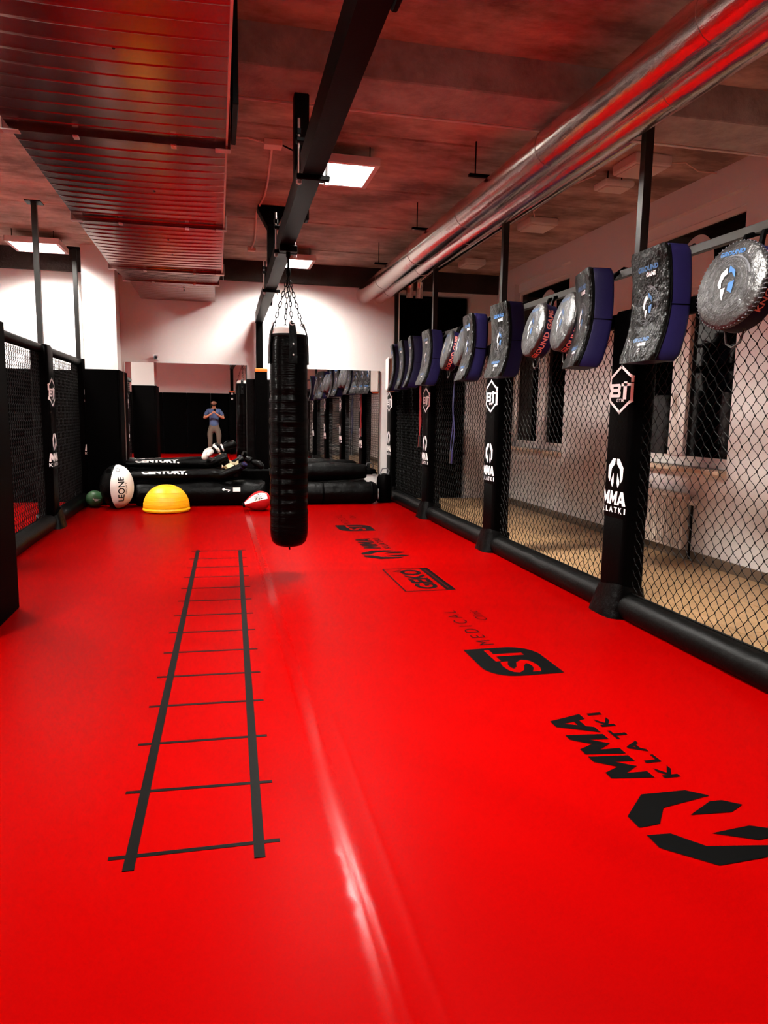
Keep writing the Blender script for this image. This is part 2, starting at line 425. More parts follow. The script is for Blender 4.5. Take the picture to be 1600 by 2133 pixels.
lamp(1.12, 2.75, 'lit square ceiling panel over the near mat, above the picture', DIFF)
lamp(-2.37, 6.94, 'lit square ceiling panel left of the metal duct, outside the picture', DIFF)
lamp(-2.37, 2.75, 'lit square ceiling panel near the left pier, outside the picture', DIFF)
def offlamp(x0, x1, y0, y1, z0, z1, label):
    o = tag(obj('unlit_ceiling_lamp', bbox_(x0, x1, y0, y1, z0, z1, .02, 2), LAMPF), label, 'ceiling lamp', 'unlit lamps over the tiled strip')
    obj('cover', bbox_(x0+.03, x1-.03, y0+.03, y1-.03, z0-.015, z0+.002, .006, 1), FRAME, o)
offlamp(3.70, 4.08, 6.12, 6.52, 3.72, CEIL, 'larger unlit white box lamp on the ceiling behind the tall right post')
offlamp(3.66, 3.98, 6.56, 6.80, 3.66, 3.72, 'slim unlit lamp hanging just beside the larger box lamp')
bm = nb(); tube(bm, [(3.75, 6.68, 3.72), (3.75, 6.68, CEIL)], .006); tube(bm, [(3.9, 6.68, 3.72), (3.9, 6.68, CEIL)], .006)
tag(obj('lamp_hanger', bm, STEEL), 'thin dark rods carrying the slim unlit lamp', 'hanger')
offlamp(3.68, 4.06, 8.33, 8.72, 3.73, CEIL, 'unlit white box lamp on the ceiling above the second window')
offlamp(3.72, 4.06, 10.75, 11.1, 3.73, CEIL, 'unlit box lamp on the dark ceiling in the far right corner')
def cable(pts, r, label, m=CABLE):
    return tag(smooth_obj('ceiling_cable', tube(nb(), pts, r, 6), m), label, 'cable')
cable([(3.66, 6.75, 3.795), (3.55, 7.4, 3.81), (3.62, 8.1, 3.80), (3.78, 8.4, 3.80)], .006, 'thin pale cable along the ceiling between the unlit lamps')
cable([(4.08, 6.3, 3.80), (4.3, 6.25, 3.81), (4.55, 6.4, 3.80), (4.75, 6.4, 3.80)], .006, 'thin pale cable from the larger box lamp to the right wall')
jb = tag(obj('junction_box', bbox_(.44, .60, 6.70, 6.83, 3.765, CEIL, .008), CABLE), 'small pinkish junction box on the ceiling beside the duct', 'junction box')
jb2 = tag(obj('junction_box', bbox_(.47, .59, 11.0, 11.1, 3.77, CEIL, .008), CABLE), 'small junction box on the ceiling next to the far lamp', 'junction box')
cable([(.52, 6.83, 3.80), (.535, 7.3, 3.812), (.55, 7.9, 3.806), (.55, 8.4, 3.81), (.515, 8.8, 3.80), (.50, 9.1, 3.808), (.53, 9.8, 3.805), (.55, 10.5, 3.808), (.53, 11.0, 3.80)], .012, 'orange-tinted cable snaking along the ceiling to the far lamp')
cable([(.15, 6.75, 3.81), (.3, 6.72, 3.808), (.44, 6.76, 3.80)], .008, 'short pale cable running from the duct to the junction box')
cable([(.60, 6.78, 3.80), (.72, 6.9, 3.8), (.86, 6.94, 3.78), (.9, 6.94, 3.72)], .007, 'short dark cable from the junction box to the near lamp', STEEL)

# ------------------------------------------------------------------ ventilation duct under the ceiling
duct = thing('ventilation_duct', 'long rectangular sheet-metal air duct with ribbed panels under the ceiling', 'air duct', (-.5, 6, 3.05))
DZ = 3.05
def duct_sec(y0, y1, xa, xb, z0a, z0b, pitch=.145, amp=.006, xa2=None, xb2=None):
    bm = nb(); xa2 = xa if xa2 is None else xa2; xb2 = xb if xb2 is None else xb2
    prof = []; y = y0
    while y < y1-1e-4:
        prof.append((y, 0));
        for d, h in ((pitch*.42, 0), (pitch*.5, -amp), (pitch*.58, 0)):
            if y+d < y1: prof.append((y+d, h))
        y += pitch
    prof.append((y1, 0)); nx = 10; rows = []
    for y, h in prof:
        f = (y-y0)/(y1-y0); A = xa+(xa2-xa)*f; B = xb+(xb2-xb)*f; z = z0a+(z0b-z0a)*f
        rows.append([(A+(B-A)*i/nx, y, z+h*(1 if 0 < i < nx else .2)-.016*math.sin(PI*i/nx)*math.sin(PI*f)) for i in range(nx+1)])
    rings(bm, rows, closed=False)
    top = 3.52
    def q(*p): bm.faces.new([bm.verts.new(v) for v in p])
    q((xa, y0, z0a), (xa, y0, top), (xa2, y1, top), (xa2, y1, z0b)); q((xb, y0, z0a), (xb2, y1, z0b), (xb2, y1, top), (xb, y0, top))
    q((xa, y0, top), (xb, y0, top), (xb2, y1, top), (xa2, y1, top))
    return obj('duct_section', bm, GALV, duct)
def flange(y, xa, xb, z, top=3.53):
    bm = nb(); e = .028
    box(bm, xa-e, xb+e, y-.018, y+.018, z-e, z); box(bm, xa-e, xa, y-.018, y+.018, z, top); box(bm, xb, xb+e, y-.018, y+.018, z, top); box(bm, xa-e, xb+e, y-.018, y+.018, top, top+e)
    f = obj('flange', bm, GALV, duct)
    for sx in (xa-e, xb+e-.09):
        b2 = nb(); box(b2, sx, sx+.09, y-.03, y+.03, z-e-.004, z-e+.002); x = sx if sx < xa else sx+.09
        box(b2, x-.003, x+.003, y-.03, y+.03, z-e, z+.09)
        obj('corner_bracket', b2, GALVB, f)
    for k in (.3, .75): obj('flange_clip', bbox_(xa+(xb-xa)*k-.016, xa+(xb-xa)*k+.016, y-.028, y+.028, z-e-.008, z-e+.004, .003, 1), ZINC, f)
XA, XB = -1.14, .078
FLY = [2.65, 4.73, 6.74, 8.87]
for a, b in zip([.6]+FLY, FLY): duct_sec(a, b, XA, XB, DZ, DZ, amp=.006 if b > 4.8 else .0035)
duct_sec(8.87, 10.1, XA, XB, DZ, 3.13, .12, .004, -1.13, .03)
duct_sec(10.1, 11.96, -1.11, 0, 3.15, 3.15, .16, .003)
for y in FLY: flange(y, XA, XB, DZ)
flange(10.1, -1.13, .03, 3.13)
for a, b in zip([.6]+FLY, FLY): obj('edge_highlight_strip', box(nb(), XB, XB+.012, a+.02, b-.02, DZ-.004, DZ+.03), GALVB, duct)  # bright strips added as the lamp-lit line along the duct's lower edge
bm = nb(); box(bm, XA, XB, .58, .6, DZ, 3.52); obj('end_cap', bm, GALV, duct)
for y in (3.6, 5.75, 7.3, 7.95, 9.5, 10.7):
    obj('self_tapping_screw', lathe(nb(), [(.001, -.03), (.007, -.03), (.009, 0), (.001, 0)], 8, Matrix.Translation((-.42, y, 3.06 if y < 9 else 3.13))), STEEL, duct)
for y in (3.3, 5.6, 7.8, 10.9):
    for x in (XA-.04, XB+.04): obj('hanger_rod', tube(nb(), [(x, y, 3.3), (x, y, CEIL)], .006, 6), ZINC, duct)
obj('support_channel', bbox_(XB+.03, XB+.06, 4.1, 4.7, 3.05, 3.57, .004, 1), STEEL, duct)

# ------------------------------------------------------------------ black steel beam with its supports
def bx(y): return .555+(y-2.65)*.0133
beam = thing('steel_beam', 'long black steel beam running overhead along the gym', 'steel beam', (bx(5), 5, 2.85))
bm = nb(); y0, y1 = YR+.15, 11.88; hw = .058
sec = [(-hw, 2.85), (hw, 2.85), (hw, 2.866), (.012, 2.88), (.012, 2.99), (hw, 3.0), (hw, 3.016), (-hw, 3.016), (-hw, 2.866)]
sec = [(-hw, 2.85), (hw, 2.85), (hw, 3.02), (-hw, 3.02)]
rings(bm, [[(bx(y)+a, y, z) for a, z in sec] for y in (y0, 3, 6, 9, y1)]); bevel(bm, .006, 2) if False else None
obj('beam_tube', bm, STEEL, beam)
bm = nb(); rings(bm, [[(bx(y)+a, y, z) for a, z in ((-hw-.006, 2.846), (-hw+.012, 2.846), (-hw+.012, 2.862), (-hw-.006, 2.862))] for y in (y0, 5, y1)])
obj('edge_strip', bm, STEEL, beam)
for yc in (4.48, 6.54, 8.62):
    c = obj('clamp', bbox_(bx(yc)-.10, bx(yc)+.10, yc-.03, yc+.03, 2.815, 2.848, .006, 1), STEEL, beam)
    for s in (-1, 1):
        obj('threaded_rod', tube(nb(), [(bx(yc)+s*.082, yc, 2.79), (bx(yc)+s*.082, yc, 3.16)], .008, 8), ZINC, c)
        obj('nut', lathe(nb(), [(.018, 0), (.018, .02)], 6, Matrix.Translation((bx(yc)+s*.082, yc, 2.795))), ZINC, c)
        obj('nut', lathe(nb(), [(.02, 0), (.02, .03)], 6, Matrix.Translation((bx(yc)+s*.082, yc, 3.07))), STEEL, c)
    obj('clamp_bar', bbox_(bx(yc)-.10, bx(yc)+.10, yc-.03, yc+.03, 3.022, 3.05, .006, 1), STEEL, c)
for yc in (2.6, 5.5, 9.83): obj('stop_plate', bbox_(bx(yc)+.059, bx(yc)+.085, yc-.05, yc+.05, 2.84, 2.93, .006, 1), STEEL, beam)
obj('drop_post', bbox_(bx(5.2)-.05, bx(5.2)+.05, 5.13, 5.23, 3.02, 3.57, .006, 1), STEEL, beam)
xg = bx(8.85)+.02; bm = box(nb(), xg-.05, xg+.05, 8.80, 8.90, 3.02, CEIL)
rings(bm, [[(xg-.16, yy, CEIL-.01), (xg+.16, yy, CEIL-.01), (xg+.16, yy, CEIL-.05), (xg+.05, yy, CEIL-.24), (xg-.05, yy, CEIL-.24), (xg-.16, yy, CEIL-.05)] for yy in (8.76, 8.94)])
obj('drop_post_with_gusset', bm, STEEL, beam)
def epost(x, y, label):
    t = thing('steel_post', label, 'steel post', (x, y, 0))
    obj('post_tube', bbox_(x-.052, x+.052, y-.05, y+.05, .012, 2.848, .006, 1), STEEL, t); obj('base_plate', bbox_(x-.08, x+.08, y-.08, y+.08, 0, .012, .002, 1), STEEL, t)
epost(bx(11.83), 11.83, 'black steel post carrying the far end of the overhead beam')
epost(bx(YR+.2), YR+.2, 'black steel post at the rear end of the beam, seen in the mirror')
def postpad(x, y, label, dots=False):
    t = thing('post_pad', label, 'post padding', (x, y, 0))
    bm = nb(); a = .095
    rings(bm, [[(x+a*k*sx, y+a*k*sy, z) for sx, sy in ((-1, -1), (1, -1), (1, 1), (-1, 1))] for k, z in ((1, 0), (1, 1.9), (.98, 2.08))])
    obj('pad_body', bm, BLK, t)
    bm = nb(); rings(bm, [[(x+a*k*sx, y+a*k*sy, z) for sx, sy in ((-1, -1), (1, -1), (1, 1), (-1, 1))] for k, z in ((1.02, 2.08), (1.02, 2.12), (.9, 2.13))])
    obj('orange_top_band', bm, ORANGE, t)
    if dots:
        for z in (1.86, 2.03): obj('white_dot', lathe(nb(), [(.001, 0), (.035, 0), (.035, .004), (.001, .004)], 16, Matrix.Translation((x, y+a*1.01, z)) @ Matrix.Rotation(-PI/2, 4, 'X')), WHITE, t)
postpad(bx(11.83)+.02, 11.80, 'black pad with an orange top wrapped round the post by the back wall')
postpad(bx(YR+.2), YR+.2, 'black post pad with two white dots, seen only in the mirror', True)
tag(obj('standing_mat', bbox_(.47, .92, 11.90, 11.98, 0, 1.97, .012), BLKL), 'tall black mat standing between the mirrors behind the punch bag', 'mat')

# ------------------------------------------------------------------ silver pipes
def pipe(pts, r, label, group, bands=(), n=28):
    t = thing('insulated_pipe', label, 'pipe', pts[0], group)
    P = [Vector(p) for p in pts]; fine = []
    for a, b in zip(P, P[1:]):
        k = max(2, int((b-a).length/.12))
        for i in range(k): fine.append(a.lerp(b, i/k))
    fine.append(P[-1])
    rad = [r*(1+.02*noise.noise(Vector((p.y*3.1, r*50, 0)))) for p in fine]
    smooth_obj('foil_jacket', tube(nb(), fine, rad, n), FOIL, t, ang=80)
    for y in bands:
        p = P[0].copy(); p.y = y; q = p.copy(); q.y = y+.05
        smooth_obj('foil_tape_band', tube(nb(), [p, q], r*1.025, n), FOIL, t)
    return t
pipe([(2.405, -1.2, 3.385), (2.405, 11.98, 3.385)], .138, 'thick silver foil pipe, the left one of the large pair above the cage', 'large foil pipes', (1.5, 3.3, 5.1, 6.9, 8.7, 10.5))
pipe([(2.668, -1.2, 3.37), (2.668, 11.98, 3.37)], .112, 'thick silver foil pipe, the right one of the large pair above the cage', 'large foil pipes', (2.2, 4.0, 5.8, 7.6, 9.4, 11.2))
pipe([(3.06, 5.32, 3.62), (3.06, 11.4, 3.62), (3.06, 11.5, 3.56), (3.06, 11.52, 3.3)], .06, 'thin silver foil pipe, left of the small pair, bending down at the back', 'small foil pipes', (), 18)
pipe([(3.22, 5.32, 3.62), (3.22, 11.4, 3.62), (3.22, 11.5, 3.56), (3.22, 11.52, 3.3)], .06, 'thin silver foil pipe, right of the small pair, bending down at the back', 'small foil pipes', (), 18)
for y, k in ((6.3, 'second'), (8.2, 'third'), (10.2, 'farthest')):
    t = thing('pipe_hanger', 'dark pipe clamp on a thin rod beside the silver pipes, %s from the camera' % k, 'pipe hanger', (2.2, y, 3.5), 'pipe hangers')
    obj('rod', tube(nb(), [(2.25, y, 3.53), (2.25, y, CEIL)], .006, 6), STEEL, t)
    obj('cross_bar', bbox_(2.19, 2.80, y-.02, y+.02, 3.525, 3.55, .004, 1), STEEL, t)

# ------------------------------------------------------------------ the cage walls
def rr_pts(a, b, r, n=5):
    out = []
    for cx, cy, a0 in ((a-r, b-r, 0), (-a+r, b-r, 90), (-a+r, -b+r, 180), (a-r, -b+r, 270)):
        for k in range(n+1):
            t = math.radians(a0+90*k/n); out.append((cx+r*math.cos(t), cy+r*math.sin(t)))
    return out
SA, SB, SR = .10, .155, .04
def wrap(u, off=.0025):
    # arc length u from the middle of the -X face towards -Y
    s = 1 if u >= 0 else -1; u = abs(u); st_ = SB-SR
    if u <= st_: x, y = -SA-off, -u
    elif u <= st_+SR*PI/2:
        t = (u-st_)/SR; x = -SA+SR-(SR+off)*math.cos(t); y = -st_-(SR+off)*math.sin(t)
    else: x = -SA+SR+(u-st_-SR*PI/2); y = -SB-off
    return x, y*s
def cage_post(x, y, side, label, top=True, ceil=True):
    t = thing('cage_post', label, 'cage post', (x, y, 0), 'padded posts of the %s cage wall' % ('right' if side > 0 else 'left'))
    rot = 0 if side > 0 else PI
    cr, sr = math.cos(rot), math.sin(rot)
    W_ = lambda px, py, z: Vector((x+px*cr-py*sr, y+px*sr+py*cr, z))
    tb = nb(); box(tb, x-.03, x+.03, y-.03, y+.03, 0, CEIL); obj('steel_tube', tb, STEELP, t)
    obj('ceiling_plate', bbox_(x-.09, x+.09, y-.09, y+.09, CEIL-.012, CEIL, .003, 1), STEEL, t)
    prof = rr_pts(SA, SB, SR)
    def loft(zs): return rings(nb(), [[W_(px*k, py*k, z) for px, py in prof] for k, z in zs])
    sl = smooth_obj('pad_sleeve', loft([(.985, .72), (1.0, .76), (1, 1.2), (.99, 1.7), (1, 2.1), (.96, 2.17), (.85, 2.2), (.3, 2.21)]), BLK, t)
    smooth_obj('lower_sleeve', loft([(.96, 0), (.975, .3), (.96, .76), (.9, .77)]), BLK, t)
    # flared foot pad with a curved top edge
    rr = []
    N = 28
    for f in (0, .5, .85, 1.0, 1.0):
        q = []
        for k in range(N):
            tt = 2*PI*k/N; cx, sy_ = math.cos(tt), math.sin(tt)
            ex = .13*math.copysign(abs(cx)**.55, cx)*(1.28-.25*f); ey = .19*math.copysign(abs(sy_)**.55, sy_)*(1.06-.24*f)
            q.append(W_(ex-.02*(1-f), ey, f*(.17+.06*max(0, -cx)-.05*sy_)))
        rr.append(q)
    rr[-1] = [W_(0, 0, .17).lerp(p, .8) for p in rr[-1]]
    smooth_obj('foot_pad', rings(nb(), rr), BLKL, t, ang=60)
    pm = lambda zc: (lambda u, v: W_(*wrap(u+.012*side), zc+v))
    decal('gym_logo_print', bt_logo(.265, .325), pm(1.645), WHITE, sl, .02)
    decal('emblem_print', emblem(.44), pm(1.15), WHITE, sl, .02)
    decal('mma_print', mv(mma(.30, .1), -.165, 0), pm(.815), WHITE, sl, .02)
    decal('klatki_print', mv(fit_text('K L A T K I', .30, .042, bold=.025), -.165, 0), pm(.757), WHITE, sl, .02)
    return t
lab = ['black padded post of the right cage wall behind the camera', 'black padded right cage post just outside the picture', 'nearest black padded cage post with white gym logos, at the right', 'second black padded cage post on the right, in front of the far window', 'third black padded cage post on the right with red ropes beside it', 'farthest black padded right cage post, next to the right mirror']
for y, l in zip(POSTS_R, lab): cage_post(FX, y, 1, l)
for y, l in zip(POSTS_L, ['black padded left cage post hidden behind the near pier', 'black padded post of the left cage wall with a logo facing the mat', 'black padded corner post where the left cage meets the back wall']): cage_post(FL, y, -1, l)

def chain_link(x, y0, y1, z0, z1, r=.003, pw=.041, ph=.044):
    bm = nb(); n = int((y1-y0)/pw); K = int((z1-z0)/ph)
    V = []; F = []
    for i in range(n):
        prev = None
        for k in range(K+1):
            odd = (k+i) % 2
            y = y0+(i+odd)*pw+(.003 if odd else -.003)*-1; z = z0+k*ph; dx = .004 if (k % 2) else -.004
            for zz in (z-.0055, z+.0055):
                b = len(V)
                V += [(x+dx-r, y, zz), (x+dx, y-r*1.25, zz), (x+dx+r, y, zz), (x+dx, y+r*1.25, zz)]
                if prev is not None:
                    for q in range(4): F.append((prev+q, prev+(q+1) % 4, b+(q+1) % 4, b+q))
                prev = b
    me = bpy.data.meshes.new('chain_link_mesh'); me.from_pydata(V, [], F); me.materials.append(WIRE); return me
def cage_panel(x, y0, y1, side, label):
    t = thing('cage_fence', label, 'cage fence', (x, (y0+y1)/2, 0), 'chain-link panels of the cage')
    o = bpy.data.objects.new('chain_link_mesh', chain_link(x, y0+.05, y1-.05, .06, 2.12)); C.objects.link(o); o.parent = t; o.matrix_parent_inverse = t.matrix_world.inverted(); o['kind'] = 'stuff'
    xr = x-.02*side; r = .1
    prof = [(r*math.cos(a), max(-.075, r*math.sin(a))) for a in [2*PI*k/20 for k in range(20)]]
    n = 14
    smooth_obj('base_roll', rings(nb(), [[(xr+a*(1+.02*math.sin(k*2.3)), y0+.1+(y1-y0-.2)*k/n, .075+b*(1+.02*math.sin(k*1.7))) for a, b in prof] for k in range(n+1)]), ROLL, t)
    smooth_obj('padded_top_rail', tube(nb(), [(x, y0+.08, 2.15), (x, y1-.08, 2.15)], .055, 16), BLK, t)
    # mesh binding wire along the top of the roll
    smooth_obj('bottom_wire', tube(nb(), [(x, y0+.08, .178), (x, y1-.08, .178)], .006, 6), WIRE, t)
    return t
pl = ['chain-link cage panel of the right wall beside the camera', 'chain-link cage panel at the right picture edge, in front of the near window', 'chain-link cage panel between the nearest and second right posts', 'chain-link cage panel between the second and third right posts', 'farthest chain-link cage panel on the right, before the dark doorway']
for a, b, l in zip(POSTS_R, POSTS_R[1:], pl): cage_panel(FX, a, b, 1, l)
for a, b, l in zip([5.6]+POSTS_L, POSTS_L, ['chain-link panel of the left cage wall beside the near pier', 'chain-link panel on the left with red mat showing below', 'far chain-link panel of the left cage wall next to the back pier']): cage_panel(FL, a, b, -1, l)
# the bar from which the pads hang
bar = thing('hanging_bar', 'grey steel bar along the right cage from which the pads hang', 'bar', (FX, 6, 2.48))
for a, b in zip(POSTS_R, POSTS_R[1:]):
    obj('bar_segment', bbox_(FX-.02, FX+.02, a+.032, b-.032, 2.46, 2.515, .004, 1), GREYS, bar)

# ------------------------------------------------------------------ pads hung on the bar
SW, SH, STK = .40, .70, .18
def sh_bend(v):         # front surface offset (towards -X) at height v (0..1)
    t = (v-.55)*2
    return .055*t*t*(1.25 if t < 0 else .8)
def loft_pad(w0, x0, x1, inset=0, nz=18, r=.03):
    # slab between depth x0 (front, negative) and x1; local coords, z from -SH to 0
    rr = []
    for k in range(nz+1):
        v = k/nz; z = -SH+SH*v; e = min(v, 1-v)*SH; c = 1
        if e < .035: c = 1-.10*(1-e/.035)**2
        hw_ = (w0/2-inset)*c; a, b = x0-sh_bend(v), x1-sh_bend(v)*.75
        if e < .035: m_ = (a+b)/2; a = m_+(a-m_)*(c*.96); b = m_+(b-m_)*c
        q = []
        for cx, cy, t0_ in ((b-r, hw_-r, 0), (a+r, hw_-r, 90), (a+r, -hw_+r, 180), (b-r, -hw_+r, 270)):
            for j in range(4):
                t = math.radians(t0_+30*j); q.append((cx+r*math.cos(t), cy+r*math.sin(t), z))
        rr.append(q)
    return rings(nb(), rr)
def sf(u, v, off=.003):   # front surface point; u right as seen from the front (-Y), v metres above pad centre
    f = (v+SH/2)/SH
    return Vector((-.05-sh_bend(f)-off, -u, -SH/2+v))
def gg_small(s):
    return mv(text2('GROUND', .022*s, bold=.05, wide=1.25, shear=.15), 0, .012*s), mv(text2('GAME', .018*s, bold=.05, wide=1.2, shear=.15), .02*s, -.012*s)
HELM_W = [(-.015, .075), (-.045, .05), (-.055, 0), (-.04, -.02), (-.03, -.015), (-.035, .005), (-.022, .035), (-.005, .045)]
HELM_W2 = [(-.03, -.025), (-.005, -.02), (-.01, -.08), (-.022, -.06)]
HELM_B = [(.0, .085), (.04, .055), (.045, .02), (.02, .05), (.0, .05)]
HELM_B2 = [(.01, .0), (.045, .01), (.04, -.05), (.012, -.035)]
def shield_proto():
    t = thing('kick_shield', '', 'kick shield', (0, 0, 0), 'curved kick shields on the bar')
    smooth_obj('side_body', loft_pad(SW, -.035, STK-.05), PADB, t, ang=50)
    fp = smooth_obj('front_cover', loft_pad(SW+.006, -.052, -.02, r=.014), PADF, t, ang=50)
    smooth_obj('seam_piping', tube(nb(), [(-.02-sh_bend(v)*.95, -SW/2-.003, -SH+.01+v*(SH-.02)) for v in [i/14 for i in range(15)]], .005, 6), STEEL, t)
    a, b = gg_small(1.5)
    L = dict(world=False)
    decal('name_print_blue', mv(a, 0, .20), sf, BLUEP, fp, .06, **L); decal('name_print_white', mv(b, 0, .20), sf, WHITE, fp, .06, **L)
    a, b = gg_small(1.2)
    decal('name_print_blue', mv(a, 0, -.235), sf, BLUEP, fp, .06, **L); decal('name_print_white', mv(b, 0, -.235)+mv(ring2(0, 0, .009, .004, n=14), .01, -.275), sf, WHITE, fp, .06, **L)
    decal('target_rings', ring2(0, 0, .085, .002)+ring2(0, 0, .105, .0025)+ring2(0, 0, .115, .0015)+ring2(0, 0, .12, .006, 20, 95)+stroke([(.02, .09), (.0, .15)], .002)+stroke([(.07, .02), (.15, .03)], .002), sf, GREYP, fp, .05, **L)
    decal('helmet_emblem_white', tri_polys([HELM_W, HELM_W2]), sf, WHITE, fp, .05, **L); decal('helmet_emblem_blue', tri_polys([HELM_B, HELM_B2]), sf, BLUEP, fp, .05, **L)
    smooth_obj('side_seam', tube(nb(), [(-.03, -SW/2-.001, -.36), (.12, -SW/2-.001, -.36)], .0035, 6), BLK, t)
    smooth_obj('hanging_strap', tube(nb(), [(.10, -.06, -.10), (.16, -.05, -.02), (.22, -.04, .03), (.255, 0, .035), (.22, .04, .03), (.16, .05, -.02), (.10, .06, -.10)], .014, 8), BLK, t)
    smooth_obj('rear_handle', tube(nb(), [(.10, 0, -.22), (.155, 0, -.26), (.155, 0, -.44), (.10, 0, -.48)], .016, 8), BLK, t)
    bpy.context.view_layer.update()
    return t
def copy_tree(o, parent=None):
    c = o.copy(); C.objects.link(c); c.parent = parent
    for ch in o.children: copy_tree(ch, c)
    return c
def place(proto, used, x, y, z, rot, label, tilt=0, s=1):
    o = proto if not used else copy_tree(proto)
    o.matrix_world = Matrix.Translation((x, y, z)) @ Matrix.Rotation(rot, 4, 'Z') @ Matrix.Rotation(tilt, 4, 'Y') @ Matrix.Scale(s, 4)
    o['label'] = label; return o
shp = shield_proto(); used = False
# x of the front face centre, y, turn in degrees (positive faces the camera)
for y, z, a, tl, l in [(2.84, 2.49, 4, 0, 'black curved kick shield cut off by the right picture edge'),
        (4.19, 2.50, -2, 0, 'largest curved kick shield in view, black face with blue side, right of the nearest post'),
        (5.02, 2.51, -14, 2, 'curved kick shield turned edge-on with its blue side showing, left of the nearest post'),
        (6.68, 2.515, 2, 0, 'scuffed curved kick shield in front of the second cage post'),
        (7.55, 2.515, -6, 3, 'narrow-looking kick shield just left of the second cage post'),
        (9.16, 2.52, -2, 3, 'worn kick shield with flaking blue edge in front of the third cage post'),
        (9.96, 2.52, -10, 2, 'kick shield just beyond the third cage post, first of the far cluster'),
        (10.52, 2.51, -6, 0, 'middle kick shield of the three beyond the third cage post'),
        (11.04, 2.50, -10, 0, 'farthest black kick shield, next to the white-faced pad')]:
    place(shp, used, 2.735-.0, y, z, math.radians(a), l, math.radians(tl)); used = True
# round pads
RR, RT = .235, .15
def rim_map(R, c0, flip=1, w0=0):
    def f(u, v):
        a = c0+u/R*flip
        return Vector((w0-v*1.0, -(R+.003)*math.cos(a), (R+.003)*math.sin(a)))
    return f
def round_proto(texts, m, stitch):
    t = thing('round_target_pad', '', 'target pad', (0, 0, 0), 'round target pads on the bar')
    MX = Matrix.Rotation(-PI/2, 4, 'Y')       # lathe axis -> -X
    smooth_obj('rim_body', lathe(nb(), [(.001, -.08), (RR*.9, -.08), (RR, -.06), (RR, .04), (RR*.98, .05), (.001, .05)], 48, MX), PADB, t, ang=40)
    fc = smooth_obj('front_cover', lathe(nb(), [(RR*.99, .035), (RR*1.015, .045), (RR*1.0, .062), (RR*.93, .075), (RR*.6, .085), (.001, .088)], 48, MX), m, t, ang=60)
    def ff(u, v):
        r = math.hypot(u, v)/RR; d = .0885-.0035*min(1, (r/.6)**2) if r < .6 else .085-.010*(r-.6)/.33
        return Vector((-d-.003, -u, v))
    L = dict(world=False)
    decal('target_rings', ring2(0, 0, .10, .002)+ring2(0, 0, .13, .0025)+ring2(0, 0, .14, .0015)+ring2(0, 0, .145, .008, 15, 100)+ring2(0, 0, .17, .002), ff, GREYP, fc, .04, **L)
    k = 1.15
    decal('helmet_emblem_white', [[(x*k, y*k) for x, y in q] for q in tri_polys([HELM_W, HELM_W2])], ff, WHITE, fc, .04, **L)
    decal('helmet_emblem_blue', [[(x*k, y*k) for x, y in q] for q in tri_polys([HELM_B, HELM_B2])], ff, BLUEP, fc, .04, **L)
    decal('name_print_blue', mv(text2('GROUND', .028, bold=.04, wide=1.1), -.01, .155), ff, BLUEP, fc, .04, **L)
    body = t.children[0]
    for s, h, mm, c0, w0 in texts:
        decal('rim_print', text2(s, h, bold=.03, wide=1.15, spacing=1.05), rim_map(RR, c0, 1, w0), mm, body, .03, **L)
    if stitch:
        st0 = None
        bm = nb()
        for k in range(60):
            a = 2*PI*k/60; c, s_ = math.cos(a), math.sin(a)
            tube(bm, [(-.043, RR*1.012*c, RR*1.012*s_), (-.064, RR*1.005*math.cos(a+.03), RR*1.005*math.sin(a+.03))], .004, 4)
        o = obj('lacing', bm, GREYP, t)
    smooth_obj('hanging_strap', tube(nb(), [(.02, -.07, RR-.03), (.03, -.06, RR+.06), (.12, -.03, RR+.11), (.20, 0, RR+.12), (.12, .03, RR+.11), (.03, .06, RR+.06), (.02, .07, RR-.03)], .016, 8), BLK, t)
    smooth_obj('grip_strap', tube(nb(), [(.03, -.07, -RR+.02), (.04, -.05, -RR-.06), (.04, 0, -RR-.085), (.04, .05, -RR-.06), (.03, .07, -RR+.02)], .006, 6), GREYS, t)
    bpy.context.view_layer.update()
    return t
rpA = round_proto([('KNOCKOUT', .038, REDPR, .0, -.0), ('GAME', .026, GREYP, .0, .036)], PADR, True)
rpB = round_proto([('GROUND GAME', .045, REDPR, -.35, .01)], PADR, False)
place(rpA, False, 2.79, 3.50, 2.16, math.radians(6), 'largest round target pad at the right edge, scuffed shiny face and laced rim', math.radians(10))
usedB = False
for y, z, a, l in [(5.42, 2.19, -6, 'round target pad with salmon rim lettering, nearer of the pair between the first two posts'),
        (5.98, 2.185, -4, 'round target pad with salmon lettering, farther of the pair between the first two posts'),
        (7.93, 2.22, -6, 'round pad with a pale scuffed face between the second and third posts, nearer one'),
        (8.45, 2.21, -6, 'round pad with a bright blue rim between the second and third posts, farther one')]:
    place(rpB, usedB, 2.78, y, z, math.radians(a), l, math.radians(13)); usedB = True
# white-faced pad at the far end
t = thing('strike_pad', 'white-faced strike pad with tan side at the far end of the pad row', 'strike pad', (2.74, 11.5, 2.33), None, math.radians(-8))
def wp(x0, x1, hw_, z0, z1): return bbox_(x0, x1, -hw_, hw_, z0, z1, .025, 3)
obj('side_body', wp(-.02, .09, .17, -.5, 0), BROWN, t, world=False); obj('front_cover', wp(-.05, -.015, .18, -.51, .01), LWHITE, t, world=False); obj('base_band', wp(-.03, .095, .172, -.53, -.47), ORANGE, t, world=False)
obj('hanging_strap', tube(nb(), [(.05, -.05, -.03), (.1, -.03, .1), (.16, 0, .17), (.1, .03, .1), (.05, .05, -.03)], .012, 8), BLK, t, world=False)

